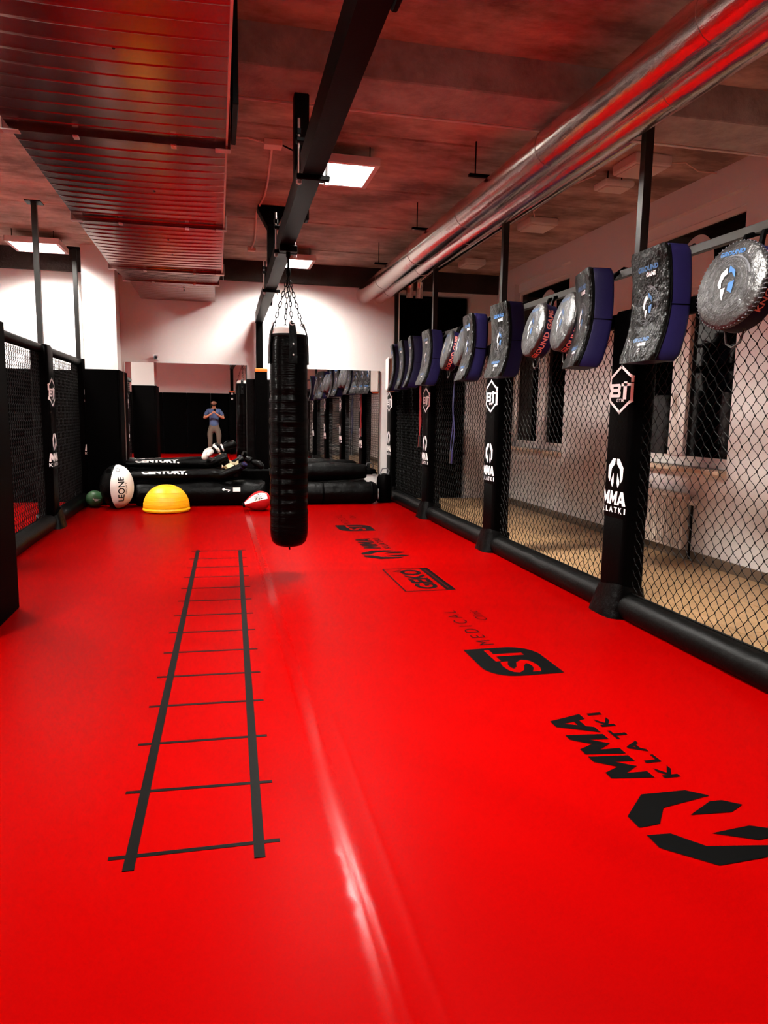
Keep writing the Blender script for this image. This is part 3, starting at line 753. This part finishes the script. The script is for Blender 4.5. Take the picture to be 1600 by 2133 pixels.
# ropes hanging on the cage
def ropes(label, m, y, n, z1, z0, x=2.80):
    t = thing('jump_rope', label, 'rope', (x, y, z0))
    for k in range(n):
        a = random.uniform(-.03, .03); dy = random.uniform(-.035, .035)
        pts = [(x+.08, y, z1+.02)]+[(x+.01*math.sin(i*1.3+k), y+dy*(i/6)+.012*math.sin(i*.9+k*2), z1+(z0-z1)*i/8) for i in range(9)]
        smooth_obj('rope_strand', tube(nb(), pts, .007, 6), m, t)
        e = pts[-1]; smooth_obj('rope_handle', tube(nb(), [e, (e[0], e[1]+.02, e[2]-.16)], .011, 8), GREYS if k % 2 else m, t)
ropes('bunch of red jump ropes hanging by the third right cage post', ROPER, 9.85, 5, 1.95, 1.15)
ropes('blue jump rope hanging inside the right cage between second and third posts', ROPEB, 8.55, 2, 1.95, 1.0, 2.86)

# radiator and pipe below the near window
RADM = mat('radiator_enamel', (.62, .52, .45), .4)
t = thing('radiator', 'white ribbed panel radiator below the near window', 'radiator', (XR-.06, 7.0, .1))
obj('panel_body', bbox_(XR-.12, XR-.05, 6.38, 7.7, .10, .66, .01), RADM, t)
for k in range(38): 
    if k == 0: r0 = obj('rib', bbox_(-.012, .012, -.009, .009, -.25, .25, .004, 1), RADM, t, world=False); r0.matrix_parent_inverse = t.matrix_world.inverted(); r0.location = (XR-.122, 6.42, .38)
    else:
        r = r0.copy(); C.objects.link(r); r.location = (XR-.122, 6.42+k*.034, .38)
obj('top_grille', bbox_(XR-.13, XR-.04, 6.37, 7.71, .655, .68, .006, 1), RADM, t)
obj('valve', lathe(nb(), [(.001, 0), (.028, 0), (.03, .06), (.02, .08), (.001, .08)], 16, Matrix.Translation((XR-.08, 6.33, .60)) @ Matrix.Rotation(PI/2, 4, 'X')), FRAME, t)
obj('feed_pipe', tube(nb(), [(XR-.08, 6.30, .60), (XR-.08, 6.30, .02)], .012, 8), STEEL, t)

# ------------------------------------------------------------------ prints on the floor
def fl(y0, x0): return lambda u, v: Vector((x0-v, y0+u, .0022))
def floor_print(name, T, y0, x0, m=BLACKP, dz=0):
    f = fl(y0, x0); o = decal(name, T, lambda u, v: f(u, v)+Vector((0, 0, dz)), m, floor); return o
for dy in (0, 5.02):
    floor_print('printed_emblem', emblem(1.0), 2.077+dy, 1.441)
    floor_print('printed_mma', mma(.63, .178), 2.41+dy, 1.708)
    floor_print('printed_klatki', fit_text('K L A T K I', .64, .072, bold=.03), 2.395+dy, 1.818)
    leaf = [(0, 0)]+[(.0+.17*(1-math.sin(a)) if False else .17*(1-math.cos(a)), .27+.17*math.sin(a)) for a in [PI/2*k/8 for k in range(9)]]+[(.48, .44)]+[(.48-.17*(1-math.cos(a)), .17-.17*math.sin(a)) for a in [PI/2*k/8 for k in range(9)]]
    floor_print('printed_leaf_badge', tri_polys([leaf]), 3.58+dy, 1.907)
    floor_print('printed_st', mv(fit_text('S', .20, .21, bold=.02), .045, .10)+mv(fit_text('T', .2, .215, bold=.012), .245, .105), 3.58+dy, 1.907, REDP, .0006)
    floor_print('printed_medical', fit_text('M E D I C A L', .80, .095, bold=-.012), 4.13+dy, 1.70)
    floor_print('printed_clinic', fit_text('Clinic', .25, .075, bold=-.012, shear=.35), 4.66+dy, 1.865)
fr_ = stroke([(0, 0), (.85, 0), (.85, .425), (0, .425)], .014, True)
floor_print('printed_frame', fr_, 5.55, 1.915)
floor_print('printed_geko', fit_text('GEKO', .73, .19, bold=.03, wide=1.2), 5.61, 1.81)
floor_print('printed_strip', tri_polys([[(0, 0), (.85, 0), (.85, .072), (0, .072)]]), 5.55, 1.915)
floor_print('strip_dashes', sum([stroke([(.04+k*.045, .03), (.065+k*.045, .045)], .006) for k in range(17)], []), 5.55, 1.915, REDP, .0006)
floor_print('printed_chevron', stroke([(.70, .27), (.745, .345), (.79, .27)], .013), 5.55, 1.915)

# training ladder taped on the mat
lad = thing('ladder_tape_marking', 'black tape agility ladder stuck on the red mat', 'floor marking', (-.05, 4.8, 0))
def strip(name, p, q, w, z=.0016):
    p, q = Vector(p), Vector(q); d = (q-p).normalized(); n = Vector((-d.y, d.x))*w/2
    bm = nb(); P = [p+n, p-n, q-n, q+n]
    rings(bm, [[(v.x, v.y, 0.0003) for v in P], [(v.x, v.y, z) for v in P]]); obj(name, bm, TAPE, lad)
strip('rail_strip', (-.299, 2.215), (-.218, 7.62), .036, .0026); strip('rail_strip', (.113, 2.20), (.212, 7.56), .036, .0026)
RG = [((-.369, 2.293), (.185, 2.286)), ((-.363, 2.71), (.189, 2.686)), ((-.359, 3.116), (.196, 3.101))]
for k in range(11):
    y = 3.52+k*.404; f = (y-3.1)/4.5; RG.append(((-.357+.075*f, y+.01), (.199+.075*f, y-.01)))
for a, b in RG: strip('rung_strip', a, b, .019)

# ------------------------------------------------------------------ hanging punch bag
BXc, BY = .612, 6.35
bag = thing('punch_bag', 'tall black tape-wrapped heavy bag hanging on chains from the beam', 'punch bag', (BXc, BY, .27))
prof = [(.001, .255), (.06, .257), (.12, .275), (.15, .305), (.163, .35)]
z = .40
while z < 2.03:
    f = (z-.27)/1.85; r = .168-.010*max(0, (f-.55)/.45)
    if .55 < z < 1.62:
        r += .006*noise.noise(Vector((0, 0, z*9)))+.003*math.sin(z*70)
    prof.append((r, z)); z += .018
prof += [(.152, 2.05), (.150, 2.09)]
def bag_rf(a, z):
    k = 1
    if .5 < z < 1.7: k += .018*noise.noise(Vector((math.cos(a)*1.2, math.sin(a)*1.2, z*16)))
    return k
MB = Matrix.Translation((BXc, BY, 0))
TAPEW = mat('wrapped_tape', (.0004, .0003, .0003), .15, 0, .05, bump=(5, .5), stretch=(.25, .25, 14), bdist=.012)
smooth_obj('bag_body', lathe(nb(), prof, 48, MB, bag_rf), TAPEW, bag, ang=70)
smooth_obj('rim_band', lathe(nb(), [(.150, 2.083), (.156, 2.09), (.156, 2.105), (.149, 2.11), (.001, 2.11)], 40, MB), BLKL, bag)
smooth_obj('top_cover', lathe(nb(), [(.149, 2.11), (.14, 2.15), (.115, 2.175), (.001, 2.18)], 40, MB), LWHITE, bag)
obj('bottom_loop', tube(nb(), [(BXc, BY, .26), (BXc+.005, BY, .225)], .008, 8), STEEL, bag)
apex = Vector((BXc, BY, 2.60))
lk = nb(); L_ = [(.0, .011*math.cos(a), .025*math.sin(a)*(1)) for a in [2*PI*k/14 for k in range(14)]]
L_ = [(0, .011*math.copysign(abs(math.cos(a))**.6, math.cos(a)), .026*math.copysign(abs(math.sin(a))**.8, math.sin(a))) for a in [2*PI*k/14 for k in range(14)]]
tube(lk, L_, .0038, 6, closed=True); lkm = bpy.data.meshes.new('chain_link'); lk.to_mesh(lkm); lk.free(); lkm.materials.append(STEEL)
for a in (-90, 0, 90, 180):
    a = math.radians(a+8); e = Vector((BXc+.135*math.cos(a), BY+.135*math.sin(a), 2.15)); d = e-apex
    # leather tab and ring
    tabp = []
    ta = nb(); r_ = .172
    for zz, rr_ in ((2.20, .128), (2.11, .158), (2.0, .166), (1.86, .170)):
        tabp.append([(BXc+(rr_+o)*math.cos(a+s), BY+(rr_+o)*math.sin(a+s), zz) for s, o in ((-.2, 0), (.2, 0), (.2, .007), (-.2, .007))])
    rings(ta, tabp); tb = obj('strap_tab', ta, BLKL, bag)
    for zz in (1.93, 2.02): obj('rivet', lathe(nb(), [(.008, 0), (.006, .004), (.001, .005)], 10, Matrix.Translation((BXc+.179*math.cos(a), BY+.179*math.sin(a), zz)) @ Matrix.Rotation(a, 4, 'Z') @ Matrix.Rotation(PI/2, 4, 'Y')), ZINC, tb)
    obj('d_ring', tube(nb(), [Vector((BXc, BY, 0))+Vector((math.cos(a), math.sin(a), 0))*(.14)+Vector((-math.sin(a)*.022*math.cos(t), math.cos(a)*.022*math.cos(t), 2.2+.022*math.sin(t))) for t in [2*PI*k/12 for k in range(12)]], .004, 6, closed=True), ZINC, tb)
    nL = 10; q = d.to_track_quat('Z', 'X')
    for k in range(nL):
        o = bpy.data.objects.new('chain_link', lkm); C.objects.link(o); o.parent = bag; o.matrix_parent_inverse = bag.matrix_world.inverted()
        o.matrix_basis = Matrix.Translation(apex+d*(k+.5)/nL*.97) @ q.to_matrix().to_4x4() @ Matrix.Rotation(PI/2*(k % 2)+a, 4, 'Z')
sw = obj('swivel_hook', lathe(nb(), [(.001, 2.59), (.014, 2.595), (.022, 2.62), (.022, 2.65), (.01, 2.67), (.008, 2.74), (.02, 2.76), (.02, 2.80)], 16, MB), STEEL, bag, smooth=True, ang=40)
obj('beam_bracket', bbox_(BXc-.075, BXc+.075, BY-.04, BY+.04, 2.795, 2.848, .006, 1), STEEL, bag)

# ------------------------------------------------------------------ skin-modifier bodies
def skin(name, verts, edges, m, parent, sub=2, root=0, world=True):
    me = bpy.data.meshes.new(name); me.from_pydata([v[:3] for v in verts], edges, [])
    o = bpy.data.objects.new(name, me); C.objects.link(o)
    o.modifiers.new('s', 'SKIN').use_smooth_shade = True
    sv = me.skin_vertices[0].data
    for i, v in enumerate(verts):
        r = v[3]; sv[i].radius = r if isinstance(r, tuple) else (r, r); sv[i].use_root = (i == root)
    ss = o.modifiers.new('u', 'SUBSURF'); ss.levels = sub; ss.render_levels = sub
    bpy.context.view_layer.update()
    nm = bpy.data.meshes.new_from_object(o.evaluated_get(bpy.context.evaluated_depsgraph_get()))
    bpy.data.objects.remove(o)
    for p in nm.polygons: p.use_smooth = True
    return obj(name, nm, m, parent, world=world)

# grappling dummies lying on the pile behind
def dummy(label, x, y, z, k, armup, text=True):
    t = thing('grappling_dummy', label, 'training dummy', (x, y, z), 'grappling dummies on the pile')
    V = []; E = []
    def add(*v): V.append(v); return len(V)-1
    def chain(a, pts):
        for p in pts: b = add(*p); E.append((a, b)); a = b
        return a
    hip = add(0, 0, 0, .085)
    ch = chain(hip, [(.22, 0, .005, .09), (.42, 0, .005, .10)])
    nk = chain(ch, [(.56, 0, 0, .055), (.66, 0, .01, .075), (.74, 0, .01, .07)])
    for s in (-1, 1):
        chain(hip, [(-.10, s*.06, 0, .07), (-.45, s*.075, 0, .062), (-.82, s*.075, -.005, .052), (-.87, s*.075, .02, .05)])
        chain(ch, [(.46, s*.13, .0, .055), (.40+armup*.3, s*.17, .08*armup+.02, .048), (.48+armup*.3, s*.12, .13*armup+.02, .045), (.52+armup*.3, s*.09, .13*armup+.02, .05)])
    o = skin('dummy_body', [(x+a*k, y+b*k, z+c*k, r*k) for a, b, c, r in V], E, BLKL, t)
    def lay(u, v):
        return Vector((x+(-.62+u)*k, y-.05*k-.075*k*.5+v*.25, z+(.066+v*.55-.02)*k))
    from mathutils.bvhtree import BVHTree
    bv = BVHTree.FromPolygons([v.co.copy() for v in o.data.vertices], [tuple(p.vertices) for p in o.data.polygons])
    d = Vector((0, .72, -.69)); ev = Vector((0, .69, .72))
    def onb(u, v):
        p = Vector((x-.70*k+u, y-.075*k, z+.02*k))+ev*(v-.035)
        h = bv.ray_cast(p-d, d, 3)
        return (h[0] if h[0] else bv.find_nearest(p)[0])-d*.003
    if text: decal('maker_print', fit_text('CENTURY.', .66, .075, bold=.06, wide=1.2), onb, WHITE, o, .03)
    return t
tag(obj('foam_block', bbox_(-1.36, .9, 11.66, 11.96, 0, .53, .03, 3), BLK), 'black foam block against the wall under the rear dummy', 'foam block')
dummy('rear black grappling dummy lying right in front of the left mirror', -.55, 11.79, .615, 1.0, .6)
dummy('front black grappling dummy with white lettering lying on a heavy bag', -.40, 11.32, .475, 1.02, 1.0)
def heavy(label, x0, x1, y, z, r, extras='', taper=0):
    t = thing('heavy_bag', label, 'heavy bag', ((x0+x1)/2, y, z-r), 'heavy bags lying at the back')
    L = x1-x0; M = Matrix.Translation((x0, y, z)) @ Matrix.Rotation(PI/2, 4, 'Y')
    pr = [(.001, 0), (r*.85, .005), (r*.97, .03), (r, .07)]
    n = 18
    for i in range(1, n): f = i/n; pr.append((r*(1+.012*math.sin(i*2.1)-taper*f*f), .07+(L-.14)*f))
    pr += [(r*(1-taper)*.99, L-.05), (r*(1-taper)*.85, L-.008), (.001, L)]
    smooth_obj('bag_body', lathe(nb(), pr, 28, M), BLKL, t)
    if 'b' in extras:
        for xx in (x0+L*.3, x0+L*.47, x0+L*.94): smooth_obj('strap_band', lathe(nb(), [(r*1.012, 0), (r*1.03, .004), (r*1.03, .03), (r*1.012, .034)], 28, Matrix.Translation((xx, y, z)) @ Matrix.Rotation(PI/2, 4, 'Y')), BLK, t)
    if 'r' in extras:
        for s in (-.6, .3): obj('end_ring', tube(nb(), [(x1+.015+.03*math.cos(a)*.3, y-r*.8+.02+.045*math.cos(a), z+s*r*.5+.04*math.sin(a)) for a in [2*PI*k/14 for k in range(14)]], .005, 6, closed=True), ZINC, t)
    if 'p' in extras:
        o = t.children[0]
        P = lambda u, v: Vector((u, y-(r+.004)*math.cos(.35+v/r), z+(r+.004)*math.sin(.35+v/r)))
        decal('badge_print', mv(ring2(.03, 0, .0, .02, n=12)+stroke([(.03, .0), (.12, -.012), (.10, -.03)], .014), 0.05, 0)+mv(tri_polys([[(.17, -.035), (.28, -.035), (.28, .03), (.17, .03)]]), .05, 0), P, WHITE, o, .04)
    return t
heavy('long black heavy bag lying on the mat under the front dummy', -1.22, .72, 11.33, .195, .195, 'p')
heavy('black heavy bag with straps and a ring lying on the mat under the right mirror', .80, 2.50, 11.32, .175, .175, 'br')
heavy('black heavy bag against the back wall at the bottom of the right pile', 1.0, 2.42, 11.72, .18, .18)
heavy('thick black heavy bag on top of the right pile below the mirror', 1.0, 2.38, 11.53, .50, .165, '', .25)
# small upright bag with a carry loop in the corner
t = thing('sand_bag', 'small upright black bag with a pale carry loop in the far right corner', 'bag', (2.66, 11.42, 0))
smooth_obj('bag_body', lathe(nb(), [(.001, 0), (.10, 0), (.125, .03), (.13, .25), (.12, .40), (.09, .46), (.001, .48)], 24, Matrix.Translation((2.66, 11.42, 0))), BLK, t)
smooth_obj('carry_loop', tube(nb(), [(2.60, 11.38, .42), (2.59, 11.37, .50), (2.62, 11.37, .56), (2.69, 11.37, .565), (2.73, 11.38, .52), (2.71, 11.37, .46)], .011, 8), GREYP, t)

# balls
def sphere(bm, c, r, n=32, m_=18, sc=(1, 1, 1)):
    bmesh.ops.create_uvsphere(bm, u_segments=n, v_segments=m_, radius=r, matrix=Matrix.Translation(c) @ Matrix.Diagonal((*sc, 1))); return bm
t = thing('slam_ball', 'small green rubber ball on the mat in the left back corner', 'ball', (-1.80, 11.3, 0))
gb = obj('ball_body', sphere(nb(), (-1.80, 11.3, .125), .125), GREEN, t, smooth=True)
def on_sph(c, r, az, el=0):
    def f(u, v):
        a = az+u/r; e = el+v/r
        return Vector(c)+Vector((math.sin(a)*math.cos(e), -math.cos(a)*math.cos(e), math.sin(e)))*(r+.003)
    return f
decal('logo_stripe', stroke([(-.03, .02), (0, -.01), (.03, -.005)], .016)+stroke([(0, .01), (.075, -.0)], .012), on_sph((-1.80, 11.3, .125), .125, .25, -.05), WHITE, gb, .02)
BC = (-.735, 10.74)
t = thing('balance_dome', 'large yellow half-dome balance trainer on the red mat', 'balance trainer', (BC[0], BC[1], 0))
smooth_obj('dome', lathe(nb(), [(.322, .055)]+[(.325*math.cos(a)**.9, .06+.325*math.sin(a)) for a in [PI/2*k/16 for k in range(16)]]+[(.001, .386)], 48, Matrix.Translation((*BC, 0))), YELLOW, t, ang=80)
smooth_obj('base_rim', lathe(nb(), [(.30, 0), (.325, .012), (.335, .035), (.325, .058), (.30, .06)], 48, Matrix.Translation((*BC, 0))), YELLOW, t)
for k, zz in enumerate((.12, .17, .22, .28)):
    rr_ = .325*math.cos(math.asin((zz-.06)/.325))**.9
    smooth_obj('grip_ridge', lathe(nb(), [(rr_-.002, zz-.004), (rr_+.003, zz), (rr_-.003, zz+.004)], 48, Matrix.Translation((*BC, 0))), YELLOW, t)
LC = Vector((-1.455, 11.12, .325))
t = thing('teardrop_bag', 'round black and white boxing bag standing by the left pier', 'punching ball', (LC.x, LC.y, 0))
LB = lambda u, v, r: Vector((LC.x+r*math.sin(u)*math.cos(v)*.74, LC.y-r*math.cos(u)*math.cos(v), LC.z+r*math.sin(v)*1.0))
lb = obj('ball_body', sphere(nb(), LC, .32, 36, 22, (.74, 1, 1)), BLKL, t, smooth=True)
bm = nb(); rows = []
for i in range(17):
    v = -1.45+2.9*i/16; rows.append([LB(-.22+(1.75)*j/10+.25*(1-math.cos(v)), v, .325) for j in range(11)])
rings(bm, rows, closed=False); wpn = obj('white_panel', bm, LWHITE, t, smooth=True)
LT = [[(-y, x) for x, y in q] for q in mv(fit_text('LEONE', .36, .115, bold=.012, wide=.8), 0, 0)]
decal('maker_print', LT, lambda u, v: LB(.62+u/.32*1.1, -.62+v/.32, .329), BLACKP, wpn, .03)
ST_ = [[(-y, x) for x, y in q] for q in fit_text('SPORT', .16, .03)]
decal('maker_print_small', ST_, lambda u, v: LB(.78+u/.32*1.1, -.25+v/.32, .329), BLACKP, wpn, .03)
decal('crest_print', mv(ring2(0, 0, .03, .01, n=16)+stroke([(-.03, 0), (.03, 0)], .01)+stroke([(0, -.03), (0, .03)], .01), 0, 0), lambda u, v: LB(.3+u/.2, .92+v/.32, .329), GREYP, wpn, .03)
for k in range(5): obj('lace', tube(nb(), [LB(-.75+k*.09, .75, .325), LB(-.7+k*.09, .95, .335), LB(-.66+k*.09, .8, .325)], .006, 6), BLK, t)
# red and white teardrop ball
t = thing('speed_ball', 'red and white teardrop ball lying on the mat beside the hanging bag', 'speed ball', (.55, 10.66, 0))
RB = Matrix.Translation((.36, 10.64, .085)) @ Matrix.Rotation(math.radians(76), 4, 'Y')
def tear(s): return .03+.115*math.sin(PI*min(1, s)**1.25*.92)**.9 if s > 0 else .03
pr = [(tear(i/20), .40*i/20) for i in range(20)]+[(.06, .395), (.001, .405)]
bm = nb(); n = 32; rr = []
for r_, z_ in pr: rr.append([RB @ Vector((r_*math.cos(2*PI*k/n), r_*math.sin(2*PI*k/n), z_)) for k in range(n)])
rings(bm, rr); rbody = obj('ball_body', bm, REDL, t, smooth=True)
def tb_(u, v):     # u along the axis, v around (angle)
    s = max(0.01, min(.99, u/.40)); r_ = tear(s)+.003; a = math.radians(238)+v
    return RB @ Vector((r_*math.cos(a), r_*math.sin(a), u))
bm = nb(); rows = [[tb_(.02+.34*i/16, -.40+.80*j/8) for j in range(9)] for i in range(17)]; rings(bm, rows, closed=False)
wpn = obj('white_panel', bm, LWHITE, t, smooth=True)
decal('maker_print', [[(-x, -y) for x, y in q] for q in fit_text('LEONE', .13, .62, bold=.012)], lambda u, v: tb_(.30+u, v+.31)+(RB.to_3x3() @ Vector((math.cos(math.radians(238)), math.sin(math.radians(238)), 0)))*.003, BLACKP, wpn, .05)
smooth_obj('neck_cap', lathe(nb(), [(.001, -.02), (.034, -.015), (.04, .0), (.038, .03), (.03, .035)], 20, RB), BLK, t)

# gloves and cloths on the pile
def glove(label, loc, rot, mA, mB, s=1.0):
    t = thing('boxing_glove', label, 'boxing glove', loc, 'gloves on the pile')
    M = Matrix.Translation(loc) @ rot @ Matrix.Scale(s, 4)
    def V(l): return [(*(M @ Vector(v[:3])), v[3]*s) for v in l]
    b = skin('glove_body', V([(0, 0, 0, .045), (.07, 0, 0, .05), (.13, 0, .01, .062), (.19, 0, .0, .058), (.21, .0, -.05, .045), (.11, .055, .01, .028), (.16, .075, -.005, .028)]), [(0, 1), (1, 2), (2, 3), (3, 4), (1, 5), (5, 6)], mA, t, 2)
    smooth_obj('cuff', lathe(nb(), [(.045, -.09), (.05, -.085), (.052, 0), (.047, .005)], 20, M @ Matrix.Rotation(PI/2, 4, 'Y')), mB, t)
    obj('cuff_strap', lathe(nb(), [(.053, -.06), (.056, -.058), (.056, -.02), (.053, -.018)], 20, M @ Matrix.Rotation(PI/2, 4, 'Y')), mA, t)
    return t
E_ = lambda x, y, z: Matrix.Rotation(math.radians(z), 4, 'Z') @ Matrix.Rotation(math.radians(y), 4, 'Y') @ Matrix.Rotation(math.radians(x), 4, 'X')
glove('white boxing glove with black cuff on top of the rear dummy', (-.06, 11.68, .84), E_(0, 35, 200), LWHITE, BLKL, 1.0)
glove('black and white boxing glove on top of the rear dummy, right one', (.08, 11.70, .86), E_(30, -20, 10), BLKL, LWHITE, 1.0)
glove('black boxing glove with a blue badge resting on the front dummy', (.36, 11.16, .60), E_(20, 50, 150), BLKL, PADB, .9)
glove('shiny black boxing glove lying right of the front dummy', (.50, 11.28, .69), E_(0, 25, -20), BLKL, BLKL, 1.0)
bm = nb(); rows = []
for i in range(9): rows.append([(.06+.28*i/8, 11.52+.16*j/6, .60+.03*math.sin(i*1.3+j)+.02*math.cos(j*1.7)-.05*abs(j-3)/3) for j in range(7)])
rings(bm, rows, closed=False); bmesh.ops.solidify(bm, geom=bm.faces[:], thickness=.01)
tag(obj('folded_cloth', bm, CREAM, smooth=True), 'crumpled cream cloth between the dummies on the pile', 'cloth')

# ------------------------------------------------------------------ items outside the cage seen in the right mirror
def rack(x0, x1, y, label):
    t = thing('storage_rack', label, 'rack', ((x0+x1)/2, y, 0))
    for x in (x0, x1):
        for yy in (y-.2, y+.2): obj('upright', bbox_(x-.015, x+.015, yy-.015, yy+.015, -.02, 1.95, .003, 1), STEEL, t)
    for z in (.3, .9, 1.5, 1.93): obj('shelf', bbox_(x0-.02, x1+.02, y-.22, y+.22, z-.015, z+.01, .003, 1), STEEL, t)
    return t
rack(3.45, 4.6, -.9, 'black steel storage rack outside the cage, seen in the right mirror')
for k, (x, z, w_, h_) in enumerate([(3.6, 1.51, .22, .18), (3.9, 1.51, .26, .22), (4.25, 1.51, .2, .15), (3.7, .91, .3, .24), (4.2, .91, .3, .2)]):
    pb = tag(obj('cardboard_box', bbox_(x-w_/2, x+w_/2, -1.05, -.78, z, z+h_, .006, 1), PAPER), ['pale box at the left on the rack top shelf', 'taller pale box on the rack top shelf', 'low pale box at the right on the rack top shelf', 'large pale box on the rack middle shelf', 'wide pale box on the rack middle shelf, by the wall'][k], 'box', 'boxes on the rack')
    obj('packing_tape', bbox_(x-.025, x+.025, -1.052, -.778, z+.001, z+h_+.002, .001, 1), BROWN, pb)

# ------------------------------------------------------------------ the man with the phone (behind the camera, seen in the mirror)
PX, PY = -.10, -.40
man = thing('person', 'man in a blue-grey T-shirt and rolled khaki trousers photographing the mirror, barefoot', 'person', (PX, PY, 0))
V = []; E = []
def add(x, y, z, r): V.append((PX+x, PY+y, z, r)); return len(V)-1
def chain(a, pts):
    for p in pts: b = add(*p); E.append((a, b)); a = b
    return a
pel = add(0, 0, .98, .10)
chs = chain(pel, [(0, 0, 1.15, .10), (0, .005, 1.32, .115), (0, -.005, 1.44, .09)])
nk = chain(chs, [(0, .0, 1.53, .058), (0, .02, 1.59, .056), (0, .04, 1.65, (.068, .08)), (0, .045, 1.71, (.078, .095)), (0, .035, 1.765, (.066, .08))])
hd = nk
for s in (-1, 1):
    w_ = chain(chs, [(s*.17, -.005, 1.45, .062), (s*.24, .02, 1.36, .052), (s*.31, .10, 1.21, .042), (s*.20, .23, 1.27, .038), (s*.085, .335, 1.35, .027)])
    pm_ = chain(w_, [(s*.05, .365, 1.372, (.026, .018))])
    for j in range(4):
        dz = j*.018
        chain(pm_, [(s*.035, .385-j*.002, 1.375+dz, .0095), (s*.012, .405, 1.385+dz, .0085), (-s*.004, .398, 1.39+dz, .008)])
    chain(pm_, [(s*.03, .37, 1.40, .0105), (s*.02, .366, 1.435, .009)])
    lx = -.15 if s < 0 else .17
    an = chain(pel, [(s*.085, 0, .88, .085), (s*.095+lx*.25, .02, .72, .076), (lx*.85, .03, .50, .058), (lx*.95, -.01, .30, .055), (lx, -.03, .10, .036)])
    chain(an, [(lx*1.0, -.03, .05, .038), (lx*1.12, .07, .035, .036), (lx*1.2, .16, .022, .026)])
body = skin('body', V, E, SKIN, man, 2)
# face details
hx, hy, hz = PX, PY+.045, 1.70
smooth_obj('nose', lathe(nb(), [(.014, 0), (.012, .02), (.004, .045)], 10, Matrix.Translation((hx, hy+.10, hz-.02)) @ Matrix.Rotation(math.radians(-15), 4, 'X')), SKIN, man)
for s in (-1, 1):
    e = obj('eye', sphere(nb(), (hx+s*.032, hy+.083, hz+.012), .011, 12, 8), LWHITE, man, smooth=True)
    obj('pupil', sphere(nb(), (hx+s*.032, hy+.092, hz+.010), .005, 8, 6), BLACKP, e, smooth=True)
    obj('ear', sphere(nb(), (hx+s*.082, hy-.005, hz), .03, 12, 8, (.35, .7, 1)), SKIN, man, smooth=True)
    obj('eyebrow', tube(nb(), [(hx+s*.015, hy+.093, hz+.03), (hx+s*.035, hy+.09, hz+.036), (hx+s*.052, hy+.078, hz+.03)], .005, 6), BEARD, man, smooth=True)
bm = nb(); rows = []
for i in range(7):
    el = -1.05+.72*i/6
    rows.append([(hx+.083*math.sin(a)*math.cos(el)*1.0, hy+.012+.098*math.cos(a)*math.cos(el), hz-.005+.105*math.sin(el)) for a in [-1.5+3.0*j/14 for j in range(15)]])
rings(bm, rows, closed=False); bmesh.ops.solidify(bm, geom=bm.faces[:], thickness=-.006); obj('beard', bm, BEARD, man, smooth=True)
obj('mouth', tube(nb(), [(hx-.022, hy+.100, hz-.045), (hx, hy+.107, hz-.043), (hx+.022, hy+.100, hz-.045)], .004, 6), REDL, man, smooth=True)
# clothes
V = []; E = []
a0 = add(0, 0, .90, (.165, .14))
c_ = chain(a0, [(0, 0, 1.02, (.16, .14)), (0, 0, 1.17, (.155, .135)), (0, .005, 1.33, (.175, .14)), (0, -.003, 1.445, (.14, .11)), (0, .0, 1.515, (.075, .07))])
for s in (-1, 1): chain(len(V)-2 if False else 4, [(s*.17, -.005, 1.455, .078), (s*.245, .02, 1.36, .071), (s*.285, .07, 1.27, .068)])
skin('t_shirt', V, E, SHIRT, man, 2)
V = []; E = []
p0 = add(0, 0, 1.08, (.14, .125)); p1 = chain(p0, [(0, 0, 1.0, (.148, .135)), (0, 0, .91, (.155, .14))])
for s in (-1, 1):
    lx = -.15 if s < 0 else .17
    chain(p1, [(s*.1, 0, .84, .122), (s*.108+lx*.25, .02, .70, .098), (lx*.85, .03, .50, .078), (lx*.93, .0, .34, .072), (lx*.98, -.02, .22, .06)])
skin('trousers', V, E, PANTS, man, 2)
ph = thing('smartphone', 'black smartphone held up by the man in the mirror', 'phone', (PX+.03, -.035, 1.37))
phx = PX+.025
obj('phone_body', bbox_(phx-.037, phx+.037, -.045, -.036, 1.375, 1.525, .004, 2), STEEL, ph)
obj('screen', box(nb(), phx-.034, phx+.034, -.0462, -.0452, 1.379, 1.521), BLACKP, ph)
for dz in (0, .022): obj('lens', lathe(nb(), [(.008, 0), (.008, .002), (.001, .002)], 12, Matrix.Translation((phx+.022, -.036, 1.505-dz)) @ Matrix.Rotation(-PI/2, 4, 'X')), GLASS, ph)
